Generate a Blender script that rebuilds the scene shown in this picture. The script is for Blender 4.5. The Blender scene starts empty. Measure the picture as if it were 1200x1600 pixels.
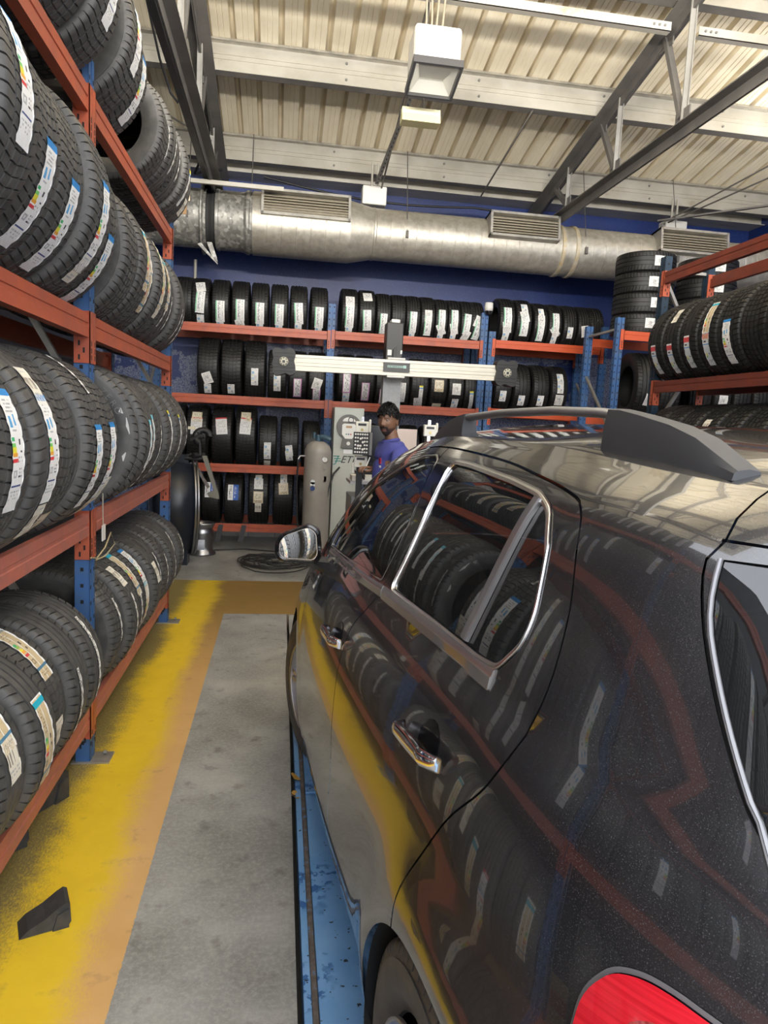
import bpy, bmesh, math, random
import numpy as np
from mathutils import Matrix, Vector, geometry
from math import sin, cos, pi, radians
random.seed(7)
D = bpy.data
S = bpy.context.scene
COL = S.collection
# ---------------------------------------------------------------- camera, sky, light, exposure
CAMM = [[0.988341, -0.143548, 0.050764], [0.031713, -0.132021, -0.99074], [0.14892, 0.980798, -0.125929]]
CAMH = 1.65
_c = D.cameras.new('camera'); cam = D.objects.new('camera', _c); COL.objects.link(cam)
_c.sensor_fit = 'VERTICAL'; _c.sensor_height = 36; _c.lens = 36*1100/1600; _c.clip_start = .02; _c.clip_end = 300
_r, _d, _f = [Vector(v) for v in CAMM]
_m = Matrix((_r, -_d, -_f)).transposed().to_4x4(); _m.translation = (0, 0, CAMH)
cam.matrix_world = _m
S.camera = cam
w = D.worlds.new('sky'); S.world = w; w.use_nodes = True
_n = w.node_tree.nodes; _bg = _n['Background']
_sk = _n.new('ShaderNodeTexCoord'); _sep = _n.new('ShaderNodeSeparateXYZ'); _rp = _n.new('ShaderNodeValToRGB')
w.node_tree.links.new(_sk.outputs['Generated'], _sep.inputs[0])
w.node_tree.links.new(_sep.outputs['Z'], _rp.inputs[0])
w.node_tree.links.new(_rp.outputs[0], _bg.inputs[0])
_rp.color_ramp.elements[0].position = 0.0; _rp.color_ramp.elements[0].color = (.93, .93, .92, 1)
_rp.color_ramp.elements[1].position = .6; _rp.color_ramp.elements[1].color = (.88, .92, 1, 1)
_bg.inputs[1].default_value = 2.7
vs = S.view_settings; vs.view_transform = 'Standard'; vs.look = 'None'; vs.gamma = 1; vs.use_curve_mapping = False
vs.exposure = 0.78
def area(name, loc, size, power, rot=(0, 0, 0), col=(1, 1, 1)):
    l = D.lights.new(name, 'AREA'); l.shape = 'RECTANGLE'; l.size, l.size_y = size; l.energy = power; l.color = col
    o = D.objects.new(name, l); COL.objects.link(o); o.location = loc; o.rotation_euler = rot
    return o
sun = D.lights.new('sun', 'SUN'); sun.energy = 5; sun.angle = .02; sun.color = (1, .95, .86)
so = D.objects.new('sun', sun); COL.objects.link(so); so.rotation_euler = (radians(-34), radians(8), 0)
# unseen uplighters, added to brighten the ceiling (their housings are built with the ceiling)
ADDED_TUBES = [(-.1, .6, 4.0), (2.6, .6, 4.0), (-.1, 2.8, 3.95), (2.6, 2.9, 3.95), (5.6, 4.0, 4.2), (6.1, 6.6, 4.2)]
for i, p in enumerate(ADDED_TUBES):
    area('uplight', (p[0], p[1], p[2]+.14), (1.3, .2), ((95 if p[1] < 1 else 175) if p[0] < 1 else (70 if p[1] < 1 else 110)) if p[1] < 3.5 else 55, (pi-(.75 if p[1] < 1 else .5) if p[1] < 3.5 else pi, 0, 0), (1, .94, .83))

# ---------------------------------------------------------------- helpers
def link(o, parent=None):
    COL.objects.link(o)
    if parent: o.parent = parent
    return o
def tag(o, label=None, cat=None, group=None, kind=None):
    if label: o['label'] = label
    if cat: o['category'] = cat
    if group: o['group'] = group
    if kind: o['kind'] = kind
    return o
def empty(name, loc=(0, 0, 0), rz=0, label=None, cat=None, group=None):
    o = D.objects.new(name, None); COL.objects.link(o); o.location = loc; o.rotation_euler = (0, 0, rz); o.empty_display_size = .1
    return tag(o, label, cat, group)
def mat(name, col, rough=.5, metal=0, **k):
    m = D.materials.new(name); m.use_nodes = True; b = m.node_tree.nodes['Principled BSDF']
    b.inputs['Base Color'].default_value = (*col, 1); b.inputs['Roughness'].default_value = rough; b.inputs['Metallic'].default_value = metal
    for a, v in k.items(): b.inputs[a.replace('_', ' ')].default_value = v
    return m
def bs(m): return m.node_tree.nodes['Principled BSDF']
def noise(m, scale=5, detail=5, coord='Object', stretch=None, rough=.6):
    nt = m.node_tree; tc = nt.nodes.new('ShaderNodeTexCoord'); n = nt.nodes.new('ShaderNodeTexNoise')
    n.inputs['Scale'].default_value = scale; n.inputs['Detail'].default_value = detail; n.inputs['Roughness'].default_value = rough
    if stretch:
        mp = nt.nodes.new('ShaderNodeMapping'); mp.inputs['Scale'].default_value = stretch
        nt.links.new(tc.outputs[coord], mp.inputs[0]); nt.links.new(mp.outputs[0], n.inputs[0])
    else: nt.links.new(tc.outputs[coord], n.inputs[0])
    return n
def ramp(m, src, stops):
    r = m.node_tree.nodes.new('ShaderNodeValToRGB'); m.node_tree.links.new(src, r.inputs[0])
    e = r.color_ramp.elements
    while len(e) < len(stops): e.new(.5)
    for i, (p, c) in enumerate(stops):
        e[i].position = p; e[i].color = (*c, 1) if len(c) == 3 else c
    return r.outputs[0]
def mixc(m, fac, a, b):
    x = m.node_tree.nodes.new('ShaderNodeMix'); x.data_type = 'RGBA'
    for s, v in ((0, fac), (6, a), (7, b)):
        if isinstance(v, (tuple, float, int)):
            x.inputs[s].default_value = v if s == 0 else (*v, 1)
        else: m.node_tree.links.new(v, x.inputs[s])
    return x.outputs[2]
def mth(m, op, a, b=0.0):
    x = m.node_tree.nodes.new('ShaderNodeMath'); x.operation = op
    for s, v in ((0, a), (1, b)):
        if isinstance(v, (float, int)): x.inputs[s].default_value = v
        else: m.node_tree.links.new(v, x.inputs[s])
    return x.outputs[0]
def bump(m, src, strength=.3, dist=.01):
    x = m.node_tree.nodes.new('ShaderNodeBump'); x.inputs['Strength'].default_value = strength; x.inputs['Distance'].default_value = dist
    m.node_tree.links.new(src, x.inputs['Height']); m.node_tree.links.new(x.outputs[0], bs(m).inputs['Normal'])
def worn(name, col, col2, scale=6, lo=.45, hi=.7, rough=.5, metal=0, bumpy=.1, **k):
    m = mat(name, col, rough, metal, **k); n = noise(m, scale, 8)
    m.node_tree.links.new(ramp(m, n.outputs['Fac'], [(lo, col), (hi, col2)]), bs(m).inputs['Base Color'])
    if bumpy: bump(m, n.outputs['Fac'], bumpy, .004)
    return m
class MB:
    def __init__(s): s.v = []; s.f = []; s.mi = []; s.sm = []
    def add(s, v, f, mi=0, sm=False, M=None):
        o = len(s.v)
        if M is not None: v = [tuple(M @ Vector(p)) for p in v]
        s.v += [tuple(p) for p in v]; s.f += [tuple(i+o for i in q) for q in f]; s.mi += [mi]*len(f); s.sm += [sm]*len(f); return s
    def box(s, a, b, mi=0, M=None, bev=0):
        (x0, y0, z0), (x1, y1, z1) = a, b
        if bev:
            bm = bmesh.new(); bmesh.ops.create_cube(bm, size=1)
            for q in bm.verts: q.co = Vector(((x0+x1)/2+q.co.x*(x1-x0), (y0+y1)/2+q.co.y*(y1-y0), (z0+z1)/2+q.co.z*(z1-z0)))
            bmesh.ops.bevel(bm, geom=bm.edges[:], offset=bev, segments=2, profile=.5, affect='EDGES')
            bm.verts.index_update()
            s.add([q.co[:] for q in bm.verts], [[q.index for q in f.verts] for f in bm.faces], mi, False, M); bm.free(); return s
        v = [(x, y, z) for x in (x0, x1) for y in (y0, y1) for z in (z0, z1)]
        return s.add(v, [(0, 1, 3, 2), (4, 6, 7, 5), (0, 4, 5, 1), (2, 3, 7, 6), (0, 2, 6, 4), (1, 5, 7, 3)], mi, False, M)
    def bar(s, p, q, w, h, mi=0, up=(0, 0, 1)):
        p = Vector(p); q = Vector(q); d = q-p; L = d.length; d.normalize(); u = Vector(up)
        x = d.cross(u)
        if x.length < 1e-4: x = d.cross(Vector((1, 0, 0)))
        x.normalize(); z = x.cross(d)
        M = Matrix((x, d, z)).transposed().to_4x4(); M.translation = p
        return s.box((-w/2, 0, -h/2), (w/2, L, h/2), mi, M)
    def tube(s, pts, r, n=10, mi=0, caps=True, sm=True):
        pts = [Vector(p) for p in pts]; R = r if isinstance(r, (list, tuple)) else [r]*len(pts)
        rings = []; prev = None
        for i, p in enumerate(pts):
            t = (pts[min(i+1, len(pts)-1)]-pts[max(i-1, 0)])
            if t.length < 1e-9: t = Vector((0, 0, 1))
            t.normalize()
            a = prev if prev is not None else (Vector((0, 0, 1)) if abs(t.z) < .9 else Vector((1, 0, 0)))
            x = (a-t*a.dot(t)); x.normalize(); prev = x; y = t.cross(x)
            rings.append([p+(x*cos(2*pi*k/n)+y*sin(2*pi*k/n))*R[i] for k in range(n)])
        v = [q for g in rings for q in g]
        f = [(i*n+k, i*n+(k+1) % n, (i+1)*n+(k+1) % n, (i+1)*n+k) for i in range(len(pts)-1) for k in range(n)]
        s.add(v, f, mi, sm)
        if caps:
            s.add(rings[0], [tuple(range(n))[::-1]], mi); s.add(rings[-1], [tuple(range(n))], mi)
        return s
    def cyl(s, p, q, r, n=24, mi=0, sm=True): return s.tube([p, q], r, n, mi, True, sm)
    def lathe(s, prof, n=32, mi=0, M=None, sm=True, a0=0, a1=2*pi):
        full = abs(a1-a0-2*pi) < 1e-6; m = n if full else n+1
        v = [(r*cos(a0+(a1-a0)*k/n), r*sin(a0+(a1-a0)*k/n), z) for (r, z) in prof for k in range(m)]
        f = [(i*m+k, i*m+(k+1) % m, (i+1)*m+(k+1) % m, (i+1)*m+k) for i in range(len(prof)-1) for k in range(n)]
        return s.add(v, f, mi, sm, M)
    def prism(s, poly, axis, a, b, mi=0, M=None):
        """poly: 2D outline; axis 'x','y','z' extruded from a to b"""
        def P(u, v, t): return {'x': (t, u, v), 'y': (u, t, v), 'z': (u, v, t)}[axis]
        n = len(poly); v = [P(x, y, a) for x, y in poly]+[P(x, y, b) for x, y in poly]
        f = [tuple(range(n))[::-1], tuple(range(n, 2*n))]+[(i, (i+1) % n, n+(i+1) % n, n+i) for i in range(n)]
        return s.add(v, f, mi, False, M)
    def mesh(s, name, mats):
        me = D.meshes.new(name); me.from_pydata(s.v, [], s.f)
        for m in (mats if isinstance(mats, (list, tuple)) else [mats]): me.materials.append(m)
        me.polygons.foreach_set('material_index', s.mi); me.polygons.foreach_set('use_smooth', s.sm); me.update()
        bm = bmesh.new(); bm.from_mesh(me); bmesh.ops.recalc_face_normals(bm, faces=bm.faces[:]); bm.to_mesh(me); bm.free()
        return me
    def obj(s, name, mats, parent=None, loc=None, rot=None, kind=None, sharp=None):
        me = s.mesh(name, mats)
        if sharp: me.set_sharp_from_angle(angle=radians(sharp))
        o = D.objects.new(name, me); link(o, parent)
        if loc: o.location = loc
        if rot: o.rotation_euler = rot
        if kind: o['kind'] = kind
        return o
def copy_tree(o, parent=None):
    c = o.copy(); COL.objects.link(c); c.parent = parent
    for ch in list(o.children): copy_tree(ch, c)
    return c
def text(name, s, size, m, parent, M, shear=0, ext=.001):
    cu = D.curves.new(name, 'FONT'); cu.body = s; cu.size = size; cu.extrude = ext; cu.shear = shear; cu.materials.append(m)
    cu.align_x = 'LEFT'
    tmp = D.objects.new(name, cu); COL.objects.link(tmp); bpy.context.view_layer.update()
    me = D.meshes.new_from_object(tmp); D.objects.remove(tmp); D.curves.remove(cu)
    me.materials.clear(); me.materials.append(m)
    o = D.objects.new(name, me); link(o, parent); o.matrix_local = M
    return o

# ---------------------------------------------------------------- materials
ORANGE = worn('orange_paint', (.50, .105, .045), (.36, .085, .05), 9, .4, .75, .45, bumpy=.05)
PINK = worn('dusty_orange_paint', (.50, .15, .10), (.34, .13, .11), 14, .35, .75, .55, bumpy=.08)  # pinkish tone holds both dust and the light on the lower beams
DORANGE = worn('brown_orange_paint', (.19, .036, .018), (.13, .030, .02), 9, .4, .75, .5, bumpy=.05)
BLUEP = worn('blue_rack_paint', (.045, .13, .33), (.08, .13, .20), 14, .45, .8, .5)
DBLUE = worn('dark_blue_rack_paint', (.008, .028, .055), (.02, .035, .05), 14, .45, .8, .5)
GALV = worn('galvanised_steel', (.46, .44, .40), (.30, .29, .27), 7, .4, .7, .45, .6, bumpy=.03)
DARKHOLE = mat('slot_dark', (.012, .012, .014), .8)
BLACKPL = mat('black_plastic', (.018, .018, .02), .45)
SATIN = mat('dark_grey_plastic', (.05, .05, .055), .5)
GREYPL = mat('grey_plastic', (.22, .22, .23), .5)
CHROME = mat('chrome', (.86, .86, .88), .06, 1)
STEEL = mat('brushed_steel', (.42, .42, .43), .33, 1)
WHITEP = mat('white_paint', (.78, .77, .73), .45)
TRUSS = worn('truss_grey_paint', (.105, .10, .095), (.15, .14, .13), 4, .4, .7, .42, bumpy=.03)
TRUSSL = worn('truss_light_steel', (.33, .32, .30), (.25, .24, .22), 4, .4, .7, .42, .3, bumpy=.03)
RUST = mat('rust_brown', (.10, .045, .02), .8)
# rubber with dust
RUB = mat('tyre_rubber', (.03, .03, .03), .52, Specular_IOR_Level=.5)
n = noise(RUB, 22, 6); RUB.node_tree.links.new(ramp(RUB, n.outputs['Fac'], [(.35, (.058, .057, .055)), (.7, (.098, .094, .089))]), bs(RUB).inputs['Base Color'])
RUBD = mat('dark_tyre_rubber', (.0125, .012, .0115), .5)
RUBL = mat('grey_tyre_rubber', (.06, .06, .06), .5)
n = noise(RUBL, 16, 6); RUBL.node_tree.links.new(ramp(RUBL, n.outputs['Fac'], [(.35, (.065, .064, .062)), (.7, (.105, .102, .098))]), bs(RUBL).inputs['Base Color'])
LABEL = mat('printed_label', (1, 1, 1), .5)
_a = LABEL.node_tree.nodes.new('ShaderNodeAttribute'); _a.attribute_name = 'print'; LABEL.node_tree.links.new(_a.outputs['Color'], bs(LABEL).inputs['Base Color'])

# ---------------------------------------------------------------- building shell
XL, XR, YB, YF = -2.6, 6.6, 9.76, -4.5
def struct(o): o['kind'] = 'structure'; return o
FL = mat('painted_concrete', (.3, .3, .3), .5)
def floor_mat(m):
    nt = m.node_tree; L = nt.links.new
    tc = nt.nodes.new('ShaderNodeTexCoord'); sp = nt.nodes.new('ShaderNodeSeparateXYZ'); L(tc.outputs['Object'], sp.inputs[0])
    X, Y = sp.outputs['X'], sp.outputs['Y']
    n1 = noise(m, 2.2, 8); n2 = noise(m, 60, 4, rough=.8); n3 = noise(m, 9, 8); n4 = noise(m, 160, 3, stretch=(1, .35, 1), rough=.9)
    grey = ramp(m, n1.outputs['Fac'], [(.3, (.17, .17, .165)), (.5, (.27, .275, .27)), (.7, (.40, .405, .395))])
    grey = mixc(m, mth(m, 'MULTIPLY', ramp(m, n2.outputs['Fac'], [(.45, (0, 0, 0)), (.62, (1, 1, 1))]), .35), grey, (.48, .48, .47))
    grey = mixc(m, mth(m, 'MULTIPLY', ramp(m, n3.outputs['Fac'], [(.58, (0, 0, 0)), (.70, (1, 1, 1))]), .7), grey, (.13, .125, .115))
    # wavering edge coordinate
    xe = mth(m, 'ADD', X, mth(m, 'MULTIPLY', mth(m, 'SUBTRACT', n2.outputs['Fac'], .5), .02))
    ye = mth(m, 'ADD', Y, mth(m, 'MULTIPLY', mth(m, 'SUBTRACT', n2.outputs['Fac'], .5), .03))
    inlane = mth(m, 'MULTIPLY', mth(m, 'GREATER_THAN', xe, -.42), mth(m, 'LESS_THAN', ye, 5.85))
    back = mth(m, 'GREATER_THAN', ye, 7.06)
    isgrey = mth(m, 'MAXIMUM', inlane, back)
    # ochre line paint, bright yellow sprayed band over it, bare dusty paint under the rack
    ochre = ramp(m, n1.outputs['Fac'], [(.3, (.55, .33, .12)), (.7, (.68, .43, .19))])
    ochre = mixc(m, ramp(m, mth(m, 'MULTIPLY', Y, .1), [(.36, (0, 0, 0)), (.60, (1, 1, 1))]), ochre, (.27, .165, .045))  # dimmer light at the back is painted into the ochre
    bandn = mth(m, 'ADD', mth(m, 'MULTIPLY', mth(m, 'SUBTRACT', n3.outputs['Fac'], .5), .16), mth(m, 'MULTIPLY', mth(m, 'SUBTRACT', n4.outputs['Fac'], .5), .22))
    wob = noise(m, .9, 2)
    xc = mth(m, 'ADD', mth(m, 'ADD', X, bandn), mth(m, 'MULTIPLY', mth(m, 'SUBTRACT', wob.outputs['Fac'], .5), .25))
    fadeR = nt.nodes.new('ShaderNodeMapRange'); fadeR.inputs[1].default_value = -.60; fadeR.inputs[2].default_value = -.50; fadeR.inputs[3].default_value = 1; fadeR.inputs[4].default_value = 0; L(xc, fadeR.inputs[0])
    fadeL = nt.nodes.new('ShaderNodeMapRange'); fadeL.inputs[1].default_value = -.86; fadeL.inputs[2].default_value = -.76; L(xc, fadeL.inputs[0])
    yel = mixc(m, n3.outputs['Fac'], (.62, .42, .022), (.78, .56, .02))
    dust = mixc(m, ramp(m, n4.outputs['Fac'], [(.48, (0, 0, 0)), (.62, (1, 1, 1))]), (.20, .155, .065), (.36, .28, .07))
    c = mixc(m, fadeR.outputs[0], ochre, yel)
    c = mixc(m, mth(m, 'SUBTRACT', 1.0, fadeL.outputs[0]), c, dust)
    c = mixc(m, mth(m, 'MULTIPLY', ramp(m, n3.outputs['Fac'], [(.6, (0, 0, 0)), (.72, (1, 1, 1))]), .35), c, (.14, .10, .05))
    c = mixc(m, isgrey, c, grey)
    L(c, bs(m).inputs['Base Color'])
    L(mth(m, 'ADD', .38, mth(m, 'MULTIPLY', n1.outputs['Fac'], .3)), bs(m).inputs['Roughness'])
    bump(m, n2.outputs['Fac'], .12, .003)
floor_mat(FL)
mb = MB(); mb.box((XL-.2, YF, -.25), (.098, YB+.3, 0)); mb.box((.098, 5.85, -.25), (XR+.2, YB+.3, 0)); mb.box((2.12, YF, -.25), (XR+.2, 5.85, 0)); mb.box((.098, YF, -.3), (2.12, 5.85, -.12), 1)
struct(mb.obj('floor', [FL, mat('pit_dark', (.03, .03, .03), .8)]))
APR = worn('outside_paving', (.45, .44, .42), (.36, .35, .33), 2)
mb = MB(); mb.box((-30, -30, -.3), (30, YF, -.02)); mb.box((-30, YF, -.3), (XL-.2, 40, -.02))
struct(mb.obj('ground_outside', APR))
# walls
WALLB = mat('blue_wall_paint', (.012, .035, .20), .42)
n = noise(WALLB, 90, 4, rough=.8); n2 = noise(WALLB, 1.3, 6)
c = ramp(WALLB, n2.outputs['Fac'], [(.3, (.006, .022, .125)), (.7, (.010, .034, .19))])
c = mixc(WALLB, mth(WALLB, 'MULTIPLY', ramp(WALLB, n.outputs['Fac'], [(.60, (0, 0, 0)), (.68, (1, 1, 1))]), .45), c, (.30, .34, .42))
sp = WALLB.node_tree.nodes.new('ShaderNodeSeparateXYZ'); tc = WALLB.node_tree.nodes.new('ShaderNodeTexCoord'); WALLB.node_tree.links.new(tc.outputs['Object'], sp.inputs[0])
# bare plaster shows where tyres have scuffed the paint, low behind the racks
sc = mth(WALLB, 'MULTIPLY', ramp(WALLB, n.outputs['Fac'], [(.44, (0, 0, 0)), (.56, (1, 1, 1))]), mth(WALLB, 'MULTIPLY', mth(WALLB, 'LESS_THAN', sp.outputs['Z'], 2.72), mth(WALLB, 'GREATER_THAN', ramp(WALLB, n2.outputs['Fac'], [(.40, (0, 0, 0)), (.5, (1, 1, 1))]), .3)))
c = mixc(WALLB, mth(WALLB, 'MULTIPLY', sc, .75), c, (.34, .37, .44))
WALLB.node_tree.links.new(c, bs(WALLB).inputs['Base Color']); bump(WALLB, n.outputs['Fac'], .2, .004)
mb = MB(); mb.box((XL-.2, YB, 0), (XR+.2, YB+.2, 4.66))
struct(mb.obj('wall_back', WALLB))
mb = MB(); mb.box((XL-.2, YF, 0), (XL, YB, 5.6))
struct(mb.obj('wall_left', worn('dark_wall', (.022, .024, .03), (.035, .036, .04), 3)))
mb = MB(); mb.box((XR, YF, 0), (XR+.2, YB, 5.6))
struct(mb.obj('wall_right', WALLB))
mb = MB()
for i in range(26):
    x = XL+.05+i*.36; mb.box((x, YB-.02, 0), (x+.35, YB, .27))
struct(mb.obj('baseboard_back', worn('pale_block', (.42, .41, .38), (.30, .29, .27), 10)))
# roof : ribbed sheet following z = zroof(y)
def zroof(y): return 5.68-.209*(y-6.09)
CREAM = mat('cream_roof_sheet', (.60, .54, .42), .5)
n = noise(CREAM, 1.6, 5, stretch=(3, .8, 1)); CREAM.node_tree.links.new(ramp(CREAM, n.outputs['Fac'], [(.3, (.74, .66, .50)), (.5, (.81, .73, .57)), (.75, (.86, .79, .64))]), bs(CREAM).inputs['Base Color'])
YR0 = -.6
def sheet(x0, x1, y0, y1, name='ceiling'):
    prof = []; x = x0; P = .235
    while x < x1:
        prof += [(x, 0), (x+.055, 0), (x+.060, .006), (x+.066, 0), (x+.105, 0), (x+.110, .006), (x+.116, 0), (x+.170, 0), (x+.178, .085), (x+.206, .085), (x+.233, .0)]
        x += P
    v = []; f = []; n = len(prof)
    for y in (y0, y1):
        for (x, d) in prof: v.append((x, y, zroof(y)+d))
    for i in range(n-1): f.append((i, i+1, n+i+1, n+i))
    m = MB().add(v, f)
    return m
mb = sheet(XL-.3, XR+.3, YR0, YB+.3)
struct(mb.obj('ceiling', CREAM))
# purlins
PUR = mat('purlin_galv', (.50, .48, .43), .5, .15)
n = noise(PUR, 2.2, 7, stretch=(1, 3, 1)); c = ramp(PUR, n.outputs['Fac'], [(.28, (.26, .19, .11)), (.38, (.42, .395, .34)), (.6, (.50, .48, .43)), (.8, (.56, .53, .48))]); PUR.node_tree.links.new(c, bs(PUR).inputs['Base Color'])
BOLT = mat('bolt_grey', (.25, .25, .24), .5, .5)
def purlin(y, single=False):
    z = zroof(y)-.005; e = empty('purlin', (0, y, z), label=None)
    a = math.atan(.209)
    M = Matrix.Rotation(-a, 4, 'X')
    mb = MB(); x0, x1 = XL, XR; h = .29
    mb.box((x0, -.002, -h), (x1, .002, 0), 0, M)                    # web
    for q in (.12, .17): mb.box((x0, -.010, -q-.006), (x1, -.002, -q+.006), 0, M)
    mb.obj('web', PUR, e)
    mb = MB(); mb.box((x0, 0, -h), (x1, .085, -h+.004), 0, M); mb.box((x0, .081, -h), (x1, .085, -h+.02), 0, M); mb.obj('bottom_flange', TRUSS, e)  # darker grey than the web: shade of the underside put into the colour
    mb = MB(); mb.box((x0, -.075, -.006), (x1, 0, -.002), 0, M); mb.box((x0, -.078, -.025), (x1, -.075, -.002), 0, M); mb.obj('top_flange', D.materials['galvanised_steel'], e)
    mb = MB(); x = x0+.35
    while x < x1:
        for zz in (-.06, -.235):
            mb.add(*ring_cyl((x, -.004, zz), .013, .012, 8), 0, False, M)
        x += 1.4
    mb.obj('bolt', BOLT, e)
    return e
def ring_cyl(c, r, h, n, ax='y'):
    cx, cy, cz = c; v = []
    for k in (0, 1):
        for i in range(n):
            a = 2*pi*i/n
            v.append((cx+r*cos(a), cy-k*h, cz+r*sin(a)))
    f = [tuple(range(n)), tuple(range(2*n-1, n-1, -1))]+[(i, n+i, n+(i+1) % n, (i+1) % n) for i in range(n)]
    return v, f
for i, y in enumerate((9.28, 7.75, 6.2, 4.65, 3.1, 1.55)):
    e = purlin(y); tag(e, ['galvanised roof purlin nearest the blue back wall', 'galvanised roof purlin crossing behind the big lamp housing', 'galvanised roof purlin at the upper right edge of the photo', 'galvanised roof purlin above the camera side of the car', 'galvanised roof purlin above the rear of the car', 'galvanised roof purlin nearest the open shop front'][i], 'purlin')
# eaves channel along the wall
mb = MB(); mb.box((XL, 9.50, 4.66), (XR, 9.505, 4.86)); mb.box((XL, 9.42, 4.655), (XR, 9.76, 4.662)); mb.box((XL, 9.42, 4.86), (XR, 9.505, 4.865))
tag(mb.obj('eaves_beam', PUR), 'pale steel eaves channel running along the top of the blue wall', 'beam')
# end gable of roof above front
# trusses
def angle_pair(mb, p, q, w=.07, gap=.012, t=.008, mi=0, flip=1):
    """two back to back angles from p to q in a plane of constant x"""
    p = Vector(p); q = Vector(q)
    d = (q-p).normalized(); nrm = Vector((0, -d.z, d.y))*flip
    for s in (-1, 1):
        o = Vector((s*gap/2, 0, 0))
        mb.bar(p+o+nrm*(w/2), q+o+nrm*(w/2), t, w, mi, up=nrm)
        o2 = Vector((s*(gap/2+w/2), 0, 0)); mb.bar(p+o2, q+o2, w, t, mi, up=nrm)
def truss(x, label):
    e = empty('roof_truss', (x, 9.7, 4.3), label=label, cat='truss')
    def R(y, z): return (0, y-9.7, z-4.3)
    ztop = lambda y: zroof(y)-.33
    mb = MB(); angle_pair(mb, R(9.75, ztop(9.75)), R(.3, ztop(.3)), .10, .014, .010); mb.obj('top_chord', TRUSS, e)
    mb = MB(); angle_pair(mb, R(9.3, 4.30), R(.3, 4.30), .09, .014, .010, 0, 1); mb.obj('bottom_chord', TRUSS, e)
    ys = [8.56, 7.30, 6.04, 4.78, 3.52, 2.26, 1.0]
    for i, y in enumerate(ys):
        mb = MB(); mb.bar(R(y, 4.34), R(y, ztop(y)-.02), .05, .012, 0, up=(0, 1, 0)); mb.bar((.022, y-9.7, .04), (.022, y-9.7, ztop(y)-4.32), .008, .05, 0, up=(0, 1, 0))
        mb.obj('vertical_strut', TRUSSL, e)
        if i < len(ys)-1:
            mb = MB(); mb.bar(R(y-.12, 4.42+0*i), R(ys[i+1]+.98, ztop(ys[i+1]+.98)-.04), .055, .05, 0) if False else mb.bar(R(y+.03, 4.40), R(y+.42+.0*i, ztop(y+.42)-.05), .055, .045, 0)
            mb.obj('diagonal_strut', TRUSS, e)
        mb = MB(); mb.box((-.006, y-9.7-.10, .02), (.006, y-9.7+.12, .16)); mb.obj('gusset_plate', TRUSS, e); mb = MB(); mb.box((-.006, y-9.7+.30, ztop(y+.42)-4.3-.14), (.006, y-9.7+.52, ztop(y+.42)-4.3-.0)); mb.obj('gusset_plate', TRUSS, e)
    mb = MB(); mb.box((-.05, -.42, -.02), (.05, -.02, .06)); mb.box((-.03, -.06, -.02), (.03, .04, .22)); mb.obj('end_plate', TRUSS, e)
    return e
truss(-.86, 'dark grey steel roof truss on the left above the tyre rack')
truss(3.35, 'dark grey steel roof truss on the right sloping above the car')
# horizontal bracing angles between trusses
for x0, x1, lb in ((-.80, 3.22, 'white angle brace running between the two roof trusses'), (3.48, 6.5, 'white angle brace running right from the right hand truss')):
    mb = MB(); y, z = 6.15, 5.12
    mb.box((x0, y, z), (x1, y+.006, z+.075)); mb.box((x0, y, z), (x1, y+.07, z+.006))
    e = mb.obj('brace_angle', PUR); tag(e, lb, 'brace')
    mb = MB()
    for k in range(3): mb.add(*ring_cyl(((x1 if x0 < 0 else x0)+(-.06-.05*k if x0 < 0 else .06+.05*k), y, z+.04), .011, .01, 8))
    mb.obj('bolt', BOLT, e)
# sag rods / cables under the roof
def cable(name, pts, r, m, lb, cat='cable', grp=None):
    mb = MB(); mb.tube(pts, r, 7); return tag(mb.obj(name, m), lb, cat, grp)
ROD = mat('rod_grey', (.14, .13, .12), .6, .4)
cable('sag_rod', [(2.56, 7.76, zroof(7.7)-.2), (2.55, 7.70, zroof(7.7)-.32), (2.47, 9.3, 4.62)], .011, ROD, 'thin steel tie rod dropping from the middle purlin to the back wall', 'rod')
cable('sag_rod', [(1.16, 6.25, zroof(6.2)-.25), (1.13, 9.0, 4.5)], .011, ROD, 'thin steel tie rod just left of the big lamp', 'rod')
for k, (a, b) in enumerate((((6.1, 7.0, 5.2), (4.9, 9.0, 4.45)), ((6.2, 6.6, 5.0), (4.9, 9.05, 4.42)))):
    cable('sag_rod', [a, b], .010, ROD, ['upper of two thin rods crossing at the far right of the roof', 'lower of two thin rods crossing at the far right of the roof'][k], 'rod')
tray = MB(); tray.bar((6.6, 7.9, 4.62), (4.75, 8.95, 4.42), .05, .02); tag(tray.obj('cable_tray', ROD), 'narrow perforated cable strut at the right under the roof', 'strut')
tray = MB(); tray.bar((1.20, 7.3, 4.95), (1.05, 8.85, 4.50), .045, .03)
t = tray.obj('perforated_strut', TRUSS); tag(t, 'perforated steel strut leaning down towards the duct', 'strut')
mb = MB()
for i in range(22):
    f = i/22; mb.box((-.006, -.02, -.004), (.006, .02, .004), 0, Matrix.Translation(Vector((1.20, 7.3, 4.95)).lerp(Vector((1.05, 8.85, 4.50)), f+.02)+Vector((0, 0, -.016))))
mb.obj('slot', DARKHOLE, t, kind='stuff')
pts = [(-1.32, 6.3, zroof(6.3)-.1), (-1.24, 7.4, 4.95), (-1.16, 7.55, 4.72), (-1.10, 7.6, 4.66), (-1.08, 7.62, 4.74), (-1.12, 7.5, 4.9), (-1.05, 7.35, 5.05)]
cable('power_cable', pts, .012, BLACKPL, 'black cable looping below the roof left of the left truss')
pts = [(-.98, 7.5, 4.85), (-.96, 7.7, 4.70), (-.92, 7.9, 4.62), (-.90, 8.1, 4.5), (-.96, 8.4, 4.42), (-1.06, 8.7, 4.36), (-.80, 9.1, 4.55)]
cable('power_cable', pts, .016, BLACKPL, 'twisted black cable hanging beside the left truss down to the duct')
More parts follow.
